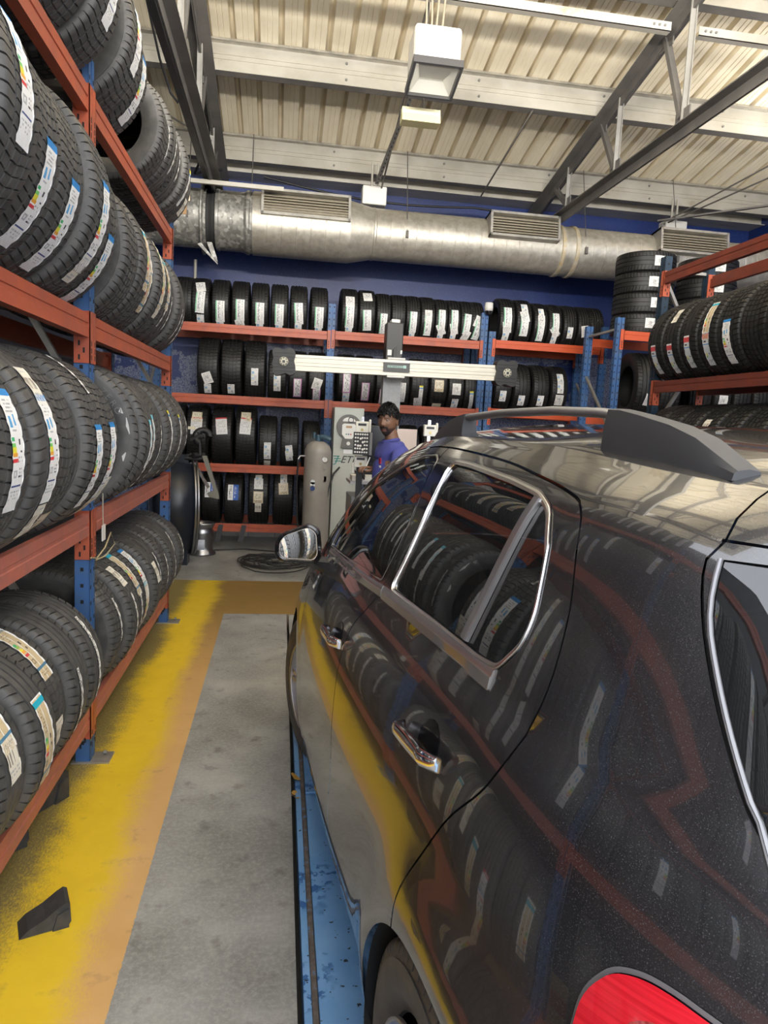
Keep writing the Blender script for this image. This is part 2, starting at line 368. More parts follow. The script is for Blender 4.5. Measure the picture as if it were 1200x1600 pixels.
pts = [(-.30+i*.45, 9.35, 4.60-.10*sin(min(1, i/6)*pi)-.02*i) for i in range(9)]
cable('power_cable', pts, .014, BLACKPL, 'black cable sagging along the top of the blue wall')
pts = [(-1.45, 7.9, 4.75), (-.85, 8.4, 4.62)]
cable('power_cable', pts, .009, ROD, 'thin rod running across behind the left truss', 'rod')
# horizontal cable ladder piece on the left above the duct
mb = MB(); mb.box((-1.35, 8.40, 4.17), (-.05, 8.44, 4.215)); tag(mb.obj('support_channel', PUR), 'short pale steel channel hanging above the left end of the duct', 'channel')

# big flood lamp
def flood(loc):
    e = empty('high_bay_lamp', loc, 0, 'large white box shaped flood lamp hanging from the roof', 'lamp')
    mb = MB(); pr = [(-.19, -.13), (.19, -.13), (.185, .12), (.15, .16), (-.15, .16), (-.185, .12)]
    mb.box((-.19, -.16, .0), (.19, .17, .30), 0, None, .03); mb.obj('housing', worn('lamp_white', (.58, .56, .52), (.48, .46, .43), 6, rough=.4), e)
    M = Matrix.Translation((0, -.02, -.03)) @ Matrix.Rotation(radians(-13), 4, 'X')
    mb = MB()
    for a, b in (((-.20, -.20, -.04), (-.18, .20, .02)), ((.18, -.20, -.04), (.20, .20, .02)), ((-.18, -.20, -.04), (.18, -.18, .02)), ((-.18, .18, -.04), (.18, .20, .02))): mb.box(a, b, 0, M)
    mb.obj('bezel', SATIN, e)
    mb = MB(); mb.box((-.185, -.19, -.035), (.185, .19, -.028), 0, M); LG = mat('lamp_glass', (.6, .6, .56), .05); ntl = LG.node_tree; t_ = ntl.nodes.new('ShaderNodeBsdfTransparent'); m_ = ntl.nodes.new('ShaderNodeMixShader'); m_.inputs[0].default_value = .12; ntl.links.new(t_.outputs[0], m_.inputs[1]); ntl.links.new(bs(LG).outputs[0], m_.inputs[2]); ntl.links.new(m_.outputs[0], ntl.nodes['Material Output'].inputs[0])
    g = mb.obj('glass', LG, e)
    mb = MB(); mb.add([(-.17, -.17, -.02), (.17, -.17, -.02), (.17, .17, -.02), (-.17, .17, -.02), (-.10, -.10, .05), (.10, -.10, .05), (.10, .10, .05), (-.10, .10, .05)], [(0, 1, 5, 4), (1, 2, 6, 5), (2, 3, 7, 6), (3, 0, 4, 7), (4, 5, 6, 7)], 0, False, M)
    mb.obj('reflector', mat('reflector', (.85, .84, .78), .25, .5), e)
    mb = MB(); mb.box((-.10, .0, .30), (.10, .05, .325)); mb.obj('mount_plate', PUR, e)
    for x in (-.085, -.04, .0, .05):
        mb = MB(); mb.tube([(x, .02, .27), (x+.01, .02, .40), (x+(.0 if x < 0 else .03), .03, .75)], .009, 7); mb.obj('conduit', mat('conduit', (.28, .24, .18), .6) if x == -.085 else D.materials['conduit'], e)
    return e
flood((1.13, 6.0, 4.46))
e = empty('batten_lamp', (1.13, 6.5, 4.32), 0, 'small yellowed batten lamp hanging on a rod below the big flood lamp', 'lamp')
mb = MB(); mb.prism([(-.05, .02), (.05, .02), (.07, -.05), (-.07, -.05)], 'x', -.17, .17); mb.obj('diffuser', mat('yellowed_plastic', (.72, .66, .36), .35), e)
mb = MB(); mb.box((-.17, -.045, .02), (.17, .045, .07)); mb.obj('housing', mat('yellow_white', (.78, .76, .52), .5), e)
mb = MB(); mb.cyl((.02, 0, .07), (.02, 0, 1.0), .009, 8); mb.obj('rod', ROD, e)
TG = D.materials.new('tube_glow'); TG.use_nodes = True
bs(TG).inputs['Emission Color'].default_value = (1, .97, .9, 1); bs(TG).inputs['Emission Strength'].default_value = 4
for i, p in enumerate(ADDED_TUBES):  # housings and glowing tubes for the added lamps, all out of view
    e = empty('uplighter', p, pi/2, ['trough shaped uplighter above the left aisle near the front', 'trough shaped uplighter above the car near the front', 'trough shaped uplighter above the left aisle', 'trough shaped uplighter above the car bonnet', 'trough shaped uplighter above the right rack', 'trough shaped uplighter towards the back right'][i], 'lamp')
    mb = MB(); mb.box((-.14, -.7, -.03), (.14, .7, 0)); mb.box((-.14, -.7, 0), (-.13, .7, .07)); mb.box((.13, -.7, 0), (.14, .7, .07)); mb.box((-.13, -.7, 0), (.13, -.69, .07)); mb.box((-.13, .69, 0), (.13, .7, .07)); mb.obj('trough', WHITEP, e)
    for s_ in (-.05, .05): mb = MB(); mb.cyl((s_, -.66, .025), (s_, .66, .025), .014, 8); mb.obj('tube', TG, e)
    
    for q_ in (-.5, .5): mb = MB(); mb.cyl((0, q_, .0), (0, q_, zroof(p[1])-p[2]-.01), .005, 6); mb.obj('rod', ROD, e)

# ---------------------------------------------------------------- duct
DUCT = mat('duct_galv', (.60, .58, .53), .34, .65)
n = noise(DUCT, 14, 8); n2 = noise(DUCT, 1.2, 5)
c = ramp(DUCT, n.outputs['Fac'], [(.35, (.42, .40, .36)), (.65, (.62, .60, .55))]); c = mixc(DUCT, mth(DUCT, 'MULTIPLY', n2.outputs['Fac'], .4), c, (.50, .43, .30)); DUCT.node_tree.links.new(c, bs(DUCT).inputs['Base Color'])
DUCT.node_tree.links.new(mth(DUCT, 'ADD', .34, mth(DUCT, 'MULTIPLY', n.outputs['Fac'], .22)), bs(DUCT).inputs['Roughness'])
SPAN = mat('duct_old_galv', (.35, .35, .33), .5, .5)
v = SPAN.node_tree.nodes.new('ShaderNodeTexVoronoi'); v.inputs['Scale'].default_value = 28; tc = SPAN.node_tree.nodes.new('ShaderNodeTexCoord'); SPAN.node_tree.links.new(tc.outputs['Object'], v.inputs[0])
SPAN.node_tree.links.new(ramp(SPAN, v.outputs['Color'], [(.2, (.22, .215, .20)), (.6, (.34, .33, .30)), (.85, (.52, .51, .48))]), bs(SPAN).inputs['Base Color'])
DY, DZ = 8.95, 3.93
duct = empty('ventilation_duct', (0, DY, DZ), 0, 'long round galvanised ventilation duct along the top of the back wall', 'duct')
MX = Matrix.Rotation(pi/2, 4, 'Y')
def seg(prof, name, m, mi=0): # prof of (r, x)
    mb = MB(); mb.lathe(prof, 64, 0, MX); return mb.obj(name, m, duct, sharp=12)
def ribbed(x0, x1, r, step):
    p = [(r, x0)]; x = x0+step
    while x < x1-.01:
        p += [(r, x-.006), (r+.002, x-.003), (r+.002, x+.003), (r, x+.006)]; x += step
    return p+[(r, x1)]
seg([(0, -2.55), (.33, -2.55)]+[(.33, -1.15), (.33, -1.0), (.355, -.99), (.355, -.97), (.335, -.96), (.335, -.93)], 'end_section', SPAN)
seg([(.36, -.995), (.40, -.985), (.40, -.965), (.36, -.955)], 'flange', SPAN)
seg([(.30, -.96), (.29, -.90), (.31, -.86), (.30, -.82)], 'flexible_joint', mat('flex_dark', (.03, .03, .03), .8))
seg([(.335, -.83), (.345, -.82), (.345, -.79), (.335, -.78), (.335, -.55), (.34, -.50), (.36, -.47), (.36, -.44), (.345, -.43), (.345, -.40)], 'collar_section', SPAN)
seg(ribbed(-.40, .74, .36, .17), 'wide_section', DUCT)
seg([(.36, .74), (.30, 1.02), (.305, 1.03), (.305, 1.05), (.30, 1.06)], 'reducer', DUCT)
seg(ribbed(1.06, 6.5, .30, .16), 'round_section', DUCT)
for x in (3.40, 3.58): seg([(.30, x-.025), (.315, x-.02), (.315, x+.02), (.30, x+.025)], 'sealed_band', worn('band', (.55, .50, .40), (.50, .36, .14), 12, rough=.5, metal=.3))
def grille(x0, x1):
    zc = .16; y = -.34
    M = Matrix.Translation((0, y+.06, zc)) @ Matrix.Rotation(radians(-8), 4, 'X')
    mb = MB(); t = .028; h = .15
    mb.box((x0, -.10, -h), (x1, .16, -h+t), 0, M); mb.box((x0, -.10, h-t), (x1, .16, h), 0, M); mb.box((x0, -.10, -h), (x0+t, .16, h), 0, M); mb.box((x1-t, -.10, -h), (x1, .16, h), 0, M)
    g = mb.obj('grille', GALV, duct)
    mb = MB(); mb.box((x0+.01, .02, -h+.01), (x1-.01, .03, h-.01), 0, M); mb.obj('grille_back', mat('grille_dark', (.16, .14, .11), .7) if 'grille_dark' not in D.materials else D.materials['grille_dark'], g)
    for k in range(7):
        mb = MB(); z = -h+t+.018+k*(2*h-2*t-.02)/7
        mb.box((x0+t, -.085, z), (x1-t, -.02, z+.006), 0, M @ Matrix.Translation((0, 0, 0)))
        MM = M @ Matrix.Translation((0, -.05, z)) @ Matrix.Rotation(radians(35), 4, 'X')
        mb = MB(); mb.box((x0+t, -.04, -.004), (x1-t, .04, .004), 0, MM); mb.obj('louvre', mat('louvre', (.50, .45, .35), .45, .3) if 'louvre' not in D.materials else D.materials['louvre'], g)
grille(-.30, .73); grille(2.42, 3.30); grille(4.62, 5.55)
for x in (-1.13, -.42, 1.42, 3.68, 4.9):
    mb = MB(); mb.cyl((x, -.30, .0), (x, -.02+.0, 1.0), .006, 6); mb.box((x-.015, -.335, -.08), (x+.015, -.30, .0)); mb.obj('hanger_rod', ROD, duct)
mb = MB(); M = Matrix.Translation((-1.22, -.335, .13)); mb.box((-.06, 0, -.03), (.12, .01, .06), 0, M); mb.box((.04, -.004, -.18), (.085, .01, .05), 1, M); mb.obj('tape_patch', [mat('foil_tape', (.70, .56, .38), .25, .8), mat('brown_tape', (.42, .24, .10), .5)], duct)
mb = MB(); mb.prism([(-.92, -.30), (-.86, -.45), (-.79, -.52), (-.80, -.47), (-.86, -.30)], 'y', -.20, -.17); mb.prism([(-1.02, -.34), (-.79, -.55), (-.785, -.54), (-.98, -.32)], 'y', -.24, -.2); mb.obj('torn_flap', SPAN, duct)
# white junction boxes over the duct
for x, z, lb in ((1.05, 4.38, 'white box fitting on top of the duct near the middle'), (5.05, 4.33, 'white box fitting on top of the duct at the right')):
    e = empty('junction_box', (x, 9.1, z-.08), 0, lb, 'box')
    mb = MB(); mb.box((-.15, -.10, 0), (.15, .10, .22), 0, None, .015); mb.obj('body', WHITEP, e)
    for d in (-.03, .04): mb = MB(); mb.cyl((d, 0, .22), (d, 0, .52), .014, 8); mb.obj('conduit', PUR, e)
mb = MB(); mb.box((1.25, 9.50, 4.22), (4.6, 9.70, 4.26)); tag(mb.obj('conduit_trunking', PUR), 'pale trunking line behind the duct', 'trunking')
mb = MB(); mb.tube([(-1.12, 9.4, 3.55), (-1.12, 9.4, 3.12), (-1.15, 9.4, 3.10), (-1.7, 9.4, 3.10)], .02, 8); tag(mb.obj('wall_pipe', PUR), 'bent grey pipe on the blue wall below the duct', 'pipe')

# ---------------------------------------------------------------- pallet racks
RK = {}
def post_mesh(h):
    """front face towards -y, width along x"""
    k = ('post', h)
    if k not in RK:
        mb = MB(); wd, dp = .085, .065
        for s in (-1, 1):
            mb.box((s*wd/2-.004*(s > 0), -dp/2, 0), (s*wd/2+.004*(s < 0), dp/2, h))
            a, b = sorted((s*wd/2, s*.014)); mb.box((a, -dp/2, 0), (b, -dp/2+.004, h))
        mb.box((-.014, -dp/2+.014, 0), (.014, -dp/2+.018, h))
        for s in (-1, 1): mb.box((min(s*.014, s*.010), -dp/2, 0), (max(s*.014, s*.010), -dp/2+.018, h))
        sl = MB(); z = .08
        while z < h-.03:
            for s in (-1, 1):
                sl.box((s*.028-.006, -dp/2-.0012, z), (s*.028+.006, -dp/2, z+.017))
                a, b = sorted((s*wd/2, s*(wd/2+.0012))); sl.box((a, -.006, z+.01), (b, .008, z+.027))
            z += .075
        RK[k] = (mb, sl)
    return RK[k]
def rack(name, label, grp, origin, rz, posts, h, beams, depth, bmat, pmat, conn, heights=None, braces=True, footz=0):
    """local frame: front face plane y=0 looking towards -y, beams along x. beams: list of (x0,x1,ztop[,front only])"""
    e = empty(name, origin, rz, label, 'rack'); tag(e, group=grp)
    for i, x in enumerate(posts):
        hh = heights[i] if heights else h
        a, b = post_mesh(hh); key = (hh, pmat.name)
        if key not in RK: RK[key] = (a.mesh('upright', pmat), b.mesh('slot', DARKHOLE))
        for y in (0, depth):
            o = link(D.objects.new('upright', RK[key][0]), e); o.location = (x, y, 0)
            s = link(D.objects.new('slot', RK[key][1]), o); s['kind'] = 'stuff'
            mb = MB(); mb.box((-.055, -.12, 0), (.055, .05, .008)); 
            fp = mb.obj('foot_plate', STEEL if False else D.materials['galvanised_steel'], e, (x, y, 0))
            mb = MB(); mb.add(*ring_cyl((0, .007, .02), .010, .014, 6)); mb.obj('bolt', BOLT, fp, (.025, -.085, 0), (pi/2*0, 0, 0))
        if braces:
            z = .35; d = 1
            while z < hh-.75:
                mb = MB(); mb.bar((x, .03, z if d > 0 else z+.62), (x, depth-.03, z+.62 if d > 0 else z), .03, .025); mb.obj('brace', GALV, e); z += .68; d = -d
            mb = MB(); mb.bar((x, .03, .2), (x, depth-.03, .2), .03, .025); mb.bar((x, .03, hh-.12), (x, depth-.03, hh-.12), .03, .025); mb.obj('brace', GALV, e)
    for bm_ in beams:
        x0, x1, zt = bm_[:3]; hb = .10; cl = .21 if zt > .5 else .15
        for y, s in ((0, -1), (depth, 1)):
            mb = MB(); yc = y+s*.012
            prof = [(yc+s*.020, zt), (yc-s*.006, zt), (yc-s*.006, zt-.028), (yc-s*.022, zt-.028), (yc-s*.022, zt-hb), (yc+s*.020, zt-hb), (yc+s*.020, zt-hb*.58), (yc+s*.016, zt-hb*.55), (yc+s*.016, zt-hb*.42), (yc+s*.020, zt-hb*.39)]
            mb.prism(prof, 'x', x0+.048, x1-.048)
            o = mb.obj('beam', bmat, e)
            for xx, q in ((x0, 1), (x1, -1)):
                mb = MB(); a, b = sorted((xx+q*.005, xx+q*.050)); yf = y-s*0-.0
                ya, yb = sorted((y+s*.034, y+s*.038)); mb.box((a, ya, zt-cl), (b, yb, zt+.012))
                a2, b2 = sorted((xx+q*.045, xx+q*.050)); ya, yb = sorted((y-s*.030, y+s*.038)); mb.box((a2, ya, zt-cl), (b2, yb, zt+.012))
                c = mb.obj('connector', conn, o)
                mb = MB()
                for k in range(3):
                    z = zt-.125-.03*k; a, b = sorted((xx+q*.050, xx+q*.0512)); yy = y+s*(.012 if k % 2 else -.008); mb.box((a, yy-.004, z-.011), (b, yy+.004, z+.011))
                    mb.box((xx+q*.0275-.004, min(y+s*.038, y+s*.0392), z-.011), (xx+q*.0275+.004, max(y+s*.038, y+s*.0392), z+.011))
                k = mb.obj('slot', DARKHOLE, o, kind='stuff')
    return e
# left rack: front faces +x. local x -> world y, local -y -> world +x  => rotate +90deg
LX = -.865
rack('pallet_rack', 'long orange and blue tyre rack down the left side of the aisle', 'tyre racks', (LX, 0, 0), pi/2,
     [-3.6, -1.30, 1.0, 3.32, 5.60], 3.1, [(a, b, z) for (a, b) in ((-3.6, -1.30), (-1.30, 1.0)) for z in (.27, 1.18, 2.05, 2.97)]+[(a, b, 2.05) for a, b in ((1.0, 3.32), (3.32, 5.6))]+[(a, b, 2.97) for a, b in ((1.0, 3.32), (3.32, 5.6))], .42, ORANGE, BLUEP, ORANGE)
lower = rack('pallet_rack', 'dusty faded lower beams of the long left tyre rack', 'tyre racks', (LX, 0, 0), pi/2, [], 3, [(a, b, z) for a, b in ((1.0, 3.32), (3.32, 5.6)) for z in (.27, 1.18)], .42, PINK, BLUEP, ORANGE)
for ch in list(lower.children): ch.parent = D.objects['pallet_rack']
D.objects.remove(lower)
# back rack: faces -y
BY = 8.86
rack('pallet_rack', 'long tyre rack along the blue back wall, left and middle bays', 'tyre racks', (0, BY, 0), 0,
     [-1.62, .575, 2.50], 3.05, [(-1.62, .575, z) for z in (2.72, 1.88, 1.05, .31)]+[(.575, 2.50, z) for z in (2.73, 1.88, 1.02, .31)], .80, ORANGE, BLUEP, ORANGE, heights=[3.05, 3.05, 3.08])
rack('pallet_rack', 'right hand bay of the back wall tyre rack with bright orange beams', 'tyre racks', (0, BY, 0), 0,
     [2.61, 4.12], 2.86, [(2.61, 4.12, 2.76), (2.61, 4.12, 1.90), (2.61, 4.12, 1.02)], .80, mat('bright_orange_paint', (.62, .10, .03), .4), BLUEP, D.materials['bright_orange_paint'], heights=[2.86, 3.02])
rack('pallet_rack', 'short tyre rack at the back right corner carrying a flat stack of tyres', 'tyre racks', (0, 7.6, 0), 0,
     [3.70, 5.9], 2.94, [(3.70, 5.9, 2.80), (3.70, 5.9, 1.86), (3.7, 5.9, .95)], .80, D.materials['bright_orange_paint'], BLUEP, D.materials['bright_orange_paint'])
# right rack: faces -x : rotate -90 : local x -> world -y
RX = 3.36
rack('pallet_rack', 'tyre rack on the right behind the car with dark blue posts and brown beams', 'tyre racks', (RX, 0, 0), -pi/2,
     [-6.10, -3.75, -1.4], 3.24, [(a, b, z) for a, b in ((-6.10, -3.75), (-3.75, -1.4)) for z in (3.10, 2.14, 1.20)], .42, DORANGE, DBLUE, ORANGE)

# ---------------------------------------------------------------- tyres
TY = {}
def tyre_mesh(style):
    if style in TY: return TY[style]
    R, W, rr, npi, skew, mid, ng, mt = STY[style]
    h = W/2; rows = []  # (y, r, ribflag, skewoff)
    side = [(.37, rr), (.40, rr+.004), (.43, rr+.018), (.47, rr+.25*(R-rr)), (.498, rr+.50*(R-rr)), (.492, rr+.72*(R-rr)), (.480, R-.036)]
    sh = [(.470, R-.026, 1), (.455, R-.014, 1), (.435, R-.0075, 1), (.415, R-.0045, 1)]
    tr = []
    gx = {4: (-.25, -.085, .085, .25), 3: (-.20, 0, .20), 2: (-.12, .12)}[ng]
    def crown(y): return R-.004*(y/.42)**2
    cur = -.40; tr.append((cur, crown(cur), 1))
    for g in gx:
        gw = .022
        tr.append((g-gw, crown(g), 1 if g == gx[0] else 2)); tr.append((g-gw+.003, R-.011, 0)); tr.append((g+gw-.003, R-.011, 0)); tr.append((g+gw, crown(g), 1 if g == gx[-1] else 2))
    tr.append((.40, crown(.4), 1))
    prof = [(-a*W, b, 0) for a, b in side]+[(-a*W, b, c) for a, b, c in sh]+[(a*W, b, c) for a, b, c in tr]+[(a*W, b, c) for a, b, c in sh[::-1]]+[(a*W, b, 0) for a, b in side[::-1]]
    inner = [(.36*W, rr+.002, 0), (.44*W, rr+.03, 0), (.47*W, rr+.55*(R-rr), 0), (.40*W, R-.022, 0), (0, R-.020, 0), (-.40*W, R-.022, 0), (-.47*W, rr+.55*(R-rr), 0), (-.44*W, rr+.03, 0), (-.36*W, rr+.002, 0)]
    frac = [(0, 0), (.82, 0), (.845, 1), (.975, 1)] ; ncol = npi*4
    V = []; F = []; nr = len(prof)
    for p in range(npi):
        for fr, sl in frac:
            for (y, r, fl) in prof:
                a = 2*pi*(p+fr)/npi
                if fl: a += skew*(abs(y)/h)*2*pi/npi*1.0 if mid >= 0 else skew*(y/h)*2*pi/npi
                dep = 0
                if sl and fl == 1: dep = .0085
                if sl and fl == 2 and mid: dep = .006
                rad = r-dep; V.append((rad*cos(a), y, rad*sin(a)))
    for c in range(ncol):
        d = (c+1) % ncol
        for j in range(nr-1): F.append((c*nr+j, c*nr+j+1, d*nr+j+1, d*nr+j))
    o = len(V); ni = len(inner); m = 48
    for k in range(m):
        a = 2*pi*k/m
        for (y, r, _) in inner: V.append((r*cos(a), y, r*sin(a)))
    for k in range(m):
        d = (k+1) % m
        for j in range(ni-1): F.append((o+k*ni+j, o+k*ni+j+1, o+d*ni+j+1, o+d*ni+j))
    # raised rings on the sidewall
    me = D.meshes.new('tyre_'+style); me.from_pydata(V, [], F); me.materials.append(mt)
    me.polygons.foreach_set('use_smooth', [True]*len(F)); me.update(); me.set_sharp_from_angle(angle=radians(32))
    TY[style] = me; return me
#        R    W    rim  pitches skew mid ngroove material
STY = {
 'suv':    (.362, .268, .228, 68, .55, 1, 4, RUB),
 'suv_b':  (.360, .245, .228, 62, -.6, 0, 3, RUB),
 'road':   (.330, .220, .205, 60, .9, 0, 4, RUB),
 'road_b': (.330, .222, .205, 66, .5, 1, 3, RUB),
 'sport':  (.366, .240, .240, 58, 1.1, 0, 3, RUBL),
 'truck':  (.385, .262, .235, 76, .9, 1, 4, RUB),
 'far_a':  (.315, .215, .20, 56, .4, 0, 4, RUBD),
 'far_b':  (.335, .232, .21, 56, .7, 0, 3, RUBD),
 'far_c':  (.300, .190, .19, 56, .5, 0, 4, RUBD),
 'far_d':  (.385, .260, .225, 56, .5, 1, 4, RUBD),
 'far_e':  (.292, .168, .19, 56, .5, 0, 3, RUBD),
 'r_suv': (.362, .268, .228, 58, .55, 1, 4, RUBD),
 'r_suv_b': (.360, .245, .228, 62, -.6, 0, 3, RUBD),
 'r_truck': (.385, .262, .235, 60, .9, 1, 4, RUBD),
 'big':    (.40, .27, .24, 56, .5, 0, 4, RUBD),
}
# ---- printed labels: each a small curved sheet whose cells carry the printed colours
W_, BL_, K_, G_, Y_, O_, R_, T_, P_, DK_ = (.86, .86, .85), (.03, .25, .62), (.04, .04, .05), (.05, .45, .18), (.80, .72, .05), (.85, .40, .05), (.70, .05, .06), (.62, .50, .31), (.62, .30, .55), (.05, .08, .25)
CR_ = (.80, .76, .66); LG_ = (.45, .46, .47); GN_ = (.30, .62, .42); CY_ = (.02, .42, .58)
def art(kind, nx, ny, rnd):
    A = [[W_]*nx for _ in range(ny)]
    def fill(x0, x1, y0, y1, c):
        for j in range(int(y0*ny), max(int(y0*ny)+1, int(y1*ny))):
            for i in range(int(x0*nx), max(int(x0*nx)+1, int(x1*nx))):
                if 0 <= j < ny and 0 <= i < nx: A[j][i] = c
    def lines(x0, x1, y0, y1, c, dens=.55, vert=False):
        for j in range(int(y0*ny), int(y1*ny)):
            for i in range(int(x0*nx), int(x1*nx)):
                k = i if vert else j
                if k % 2 == 0 and rnd.random() < dens: A[j][i] = c
    if kind == 'eu':
        fill(0, 1, 0, .075, BL_); lines(.2, .8, .10, .20, LG_, .5); fill(.22, .38, .24, .33, (.10, .38, .70)); fill(.55, .72, .22, .31, (.10, .38, .70)); fill(.3, .6, .345, .36, LG_)
        for i, c in enumerate((G_, (.2, .6, .15), Y_, O_, R_)): fill(.08, .30+.04*i, .40+.042*i, .432+.042*i, c)
        fill(.62, .74, .42, .455, K_); fill(.72, .82, .50, .53, K_); lines(.4, .9, .56, .60, LG_); fill(.18, .42, .655, .72, LG_); fill(.24, .36, .67, .705, W_); lines(.55, .85, .65, .73, K_, .6)
        fill(.12, .9, .775, .80, DK_); lines(.15, .85, .83, .90, LG_, .6)
    elif kind == 'kraft':
        fill(0, 1, 0, 1, T_); fill(0, .1, 0, 1, W_); fill(.9, 1, 0, 1, W_); fill(.45, .52, 0, 1, W_); fill(0, 1, 0, .015, W_); fill(0, 1, .04, .11, CY_); lines(.15, .42, .15, .4, (.3, .24, .15), .5)
        for i, c in enumerate((G_, (.3, .55, .1), Y_, O_, R_)): fill(.10, .32+.03*i, .45+.045*i, .485+.045*i, c)
        fill(.60, .72, .46, .50, K_); fill(.66, .78, .56, .60, K_); fill(.15, .4, .72, .78, (.3, .24, .15)); fill(.2, .34, .735, .765, T_); fill(0, 1, .84, .875, (.08, .22, .35)); lines(.2, .8, .90, .96, (.3, .24, .15), .6)
    elif kind == 'green':
        fill(0, .16, 0, 1, GN_); lines(.3, .62, .05, .92, K_, .55, True); lines(.68, .9, .05, .92, LG_, .6, True); fill(0, 1, .96, 1, W_)
    elif kind == 'pink':
        fill(0, .10, 0, 1, P_); fill(.9, 1, 0, 1, P_); fill(0, 1, 0, .03, P_); fill(0, 1, .97, 1, P_); lines(.25, .8, .08, .9, K_, .5, True)
    elif kind == 'ear':
        lines(.15, .85, .05, .20, LG_, .6); fill(.1, .45, .3, .5, (.3, .5, .7)); fill(.1, .4, .58, .66, Y_); fill(.5, .8, .62, .78, LG_); lines(.1, .9, .82, .95, LG_)
    elif kind == 'red':
        fill(0, 1, 0, .13, R_); fill(.12, .7, .04, .09, W_); lines(.1, .9, .22, .6, LG_, .55); lines(.5, .9, .3, .7, K_, .5); fill(0, 1, .88, .97, R_); fill(.2, .7, .91, .945, W_)
    elif kind == 'barcode':
        fill(0, 1, 0, 1, CR_)
        for i in range(nx):
            if rnd.random() < .5: fill(i/nx, (i+1)/nx, .30, .62, (.25, .22, .18))
        lines(.1, .9, .08, .24, LG_, .6); lines(.1, .9, .70, .92, LG_, .6)
    elif kind == 'white':
        fill(0, 1, 0, 1, (.82, .81, .78)); lines(.12, .88, .08, .92, LG_, .5); lines(.3, .7, .35, .6, K_, .4)
    elif kind == 'redsheet':
        fill(0, 1, 0, .12, (.60, .06, .07)); fill(0, 1, .12, 1, (.72, .72, .71)); lines(.12, .88, .2, .9, LG_, .6)
    elif kind == 'tan':
        fill(0, 1, 0, 1, (.70, .60, .42)); fill(.12, .88, .1, .75, (.82, .76, .62)); lines(.2, .8, .2, .65, (.4, .33, .2), .5); lines(.1, .9, .8, .95, (.3, .25, .15), .6)
    elif kind == 'bluewhite':
        fill(0, .45, 0, 1, W_); fill(.55, 1, 0, 1, (.03, .12, .50)); lines(.1, .38, .1, .9, K_, .5, True); lines(.6, .9, .1, .9, W_, .4, True)
    elif kind == 'rightred':
        fill(0, 1, 0, .05, W_); fill(0, 1, .06, .20, (.60, .07, .08)); fill(0, 1, .20, 1, (.66, .69, .72)); fill(.2, .6, .24, .29, K_); fill(0, 1, .34, .38, BL_); fill(.15, .4, .6, .72, Y_); fill(.15, .35, .68, .74, G_); fill(.65, .8, .60, .65, K_); lines(.2, .9, .8, .9, K_, .5)
    elif kind == 'stripe':
        fill(0, 1, 0, 1, (.78, .77, .74)); lines(.2, .9, .02, .98, K_, .6, True)
    elif kind == 'yellowtop':
        fill(0, 1, 0, 1, (.82, .82, .80)); fill(0, 1, 0, .08, Y_); fill(0, 1, .10, .16, (.1, .3, .6)); lines(.2, .8, .2, .9, LG_, .55)
    elif kind == 'cyan':
        fill(0, 1, 0, .1, (.2, .6, .75)); fill(.3, .7, .2, .55, (.3, .6, .72)); lines(.1, .9, .6, .95, LG_, .6)
    return A
LB = {}
LSZ = {'eu': (.085, .34, 22, 66), 'kraft': (.085, .30, 20, 58), 'green': (.105, .26, 14, 34), 'pink': (.098, .25, 14, 34), 'ear': (.085, .145, 12, 18), 'red': (.075, .15, 16, 26), 'barcode': (.08, .13, 20, 20), 'white': (.11, .145, 14, 18), 'redsheet': (.135, .22, 14, 22), 'tan': (.12, .15, 14, 18), 'bluewhite': (.13, .20, 16, 22), 'rightred': (.075, .27, 14, 42), 'stripe': (.025, .22, 4, 40), 'yellowtop': (.05, .26, 8, 40), 'cyan': (.045, .26, 8, 40)}
def label_mesh(kind, R, W, var=0):
    k = (kind, round(R, 3), var)
    if k in LB: return LB[k]
    wd, ln, nx, ny = LSZ[kind]
    if W < .2: wd *= .85
    rnd = random.Random(hash_(kind)+var*31); A = art(kind, nx, ny, rnd)
    V = []; F = []; C = []
    r = R+.0018
    rag = [rnd.uniform(-.003, .003) for _ in range(ny+1)]
    for j in range(ny+1):
        a = (.5-j/ny)*ln/r
        for i in range(nx+1):
            y = (i/nx-.5)*wd
            if i in (0, nx): y += rag[j]*.4
            lift = .0025*abs(sin(i*1.3+j*.35+var))*(1 if i in (0, nx) else .3)
            rr_ = r+lift-.004*(y/.1)**2
            V.append((rr_*cos(a), y, rr_*sin(a)))
    for j in range(ny):
        for i in range(nx): F.append((j*(nx+1)+i, (j+1)*(nx+1)+i, (j+1)*(nx+1)+i+1, j*(nx+1)+i+1)); C.append(A[j][i])
    me = D.meshes.new('label_'+kind); me.from_pydata(V, [], F); me.materials.append(LABEL)
    at = me.color_attributes.new('print', 'FLOAT_COLOR', 'CORNER')
    buf = [q for c in C for _ in range(4) for q in (*c, 1)]
    at.data.foreach_set('color', buf); me.update(); LB[k] = me; return me
def hash_(s): return sum(ord(c)*(i+3) for i, c in enumerate(s))
LDESC = {'eu': 'blue-headed white label', 'kraft': 'tan and white label', 'green': 'green-edged white label', 'pink': 'pink-edged white label', 'ear': 'small white label', 'red': 'red and white label', 'barcode': 'cream barcode label', 'white': 'white paper label', 'redsheet': 'red-topped white sheet', 'tan': 'tan paper label', 'bluewhite': 'blue and white label', 'rightred': 'red-topped grey label', 'stripe': 'thin white label strip', 'yellowtop': 'yellow-topped label', 'cyan': 'pale blue label'}
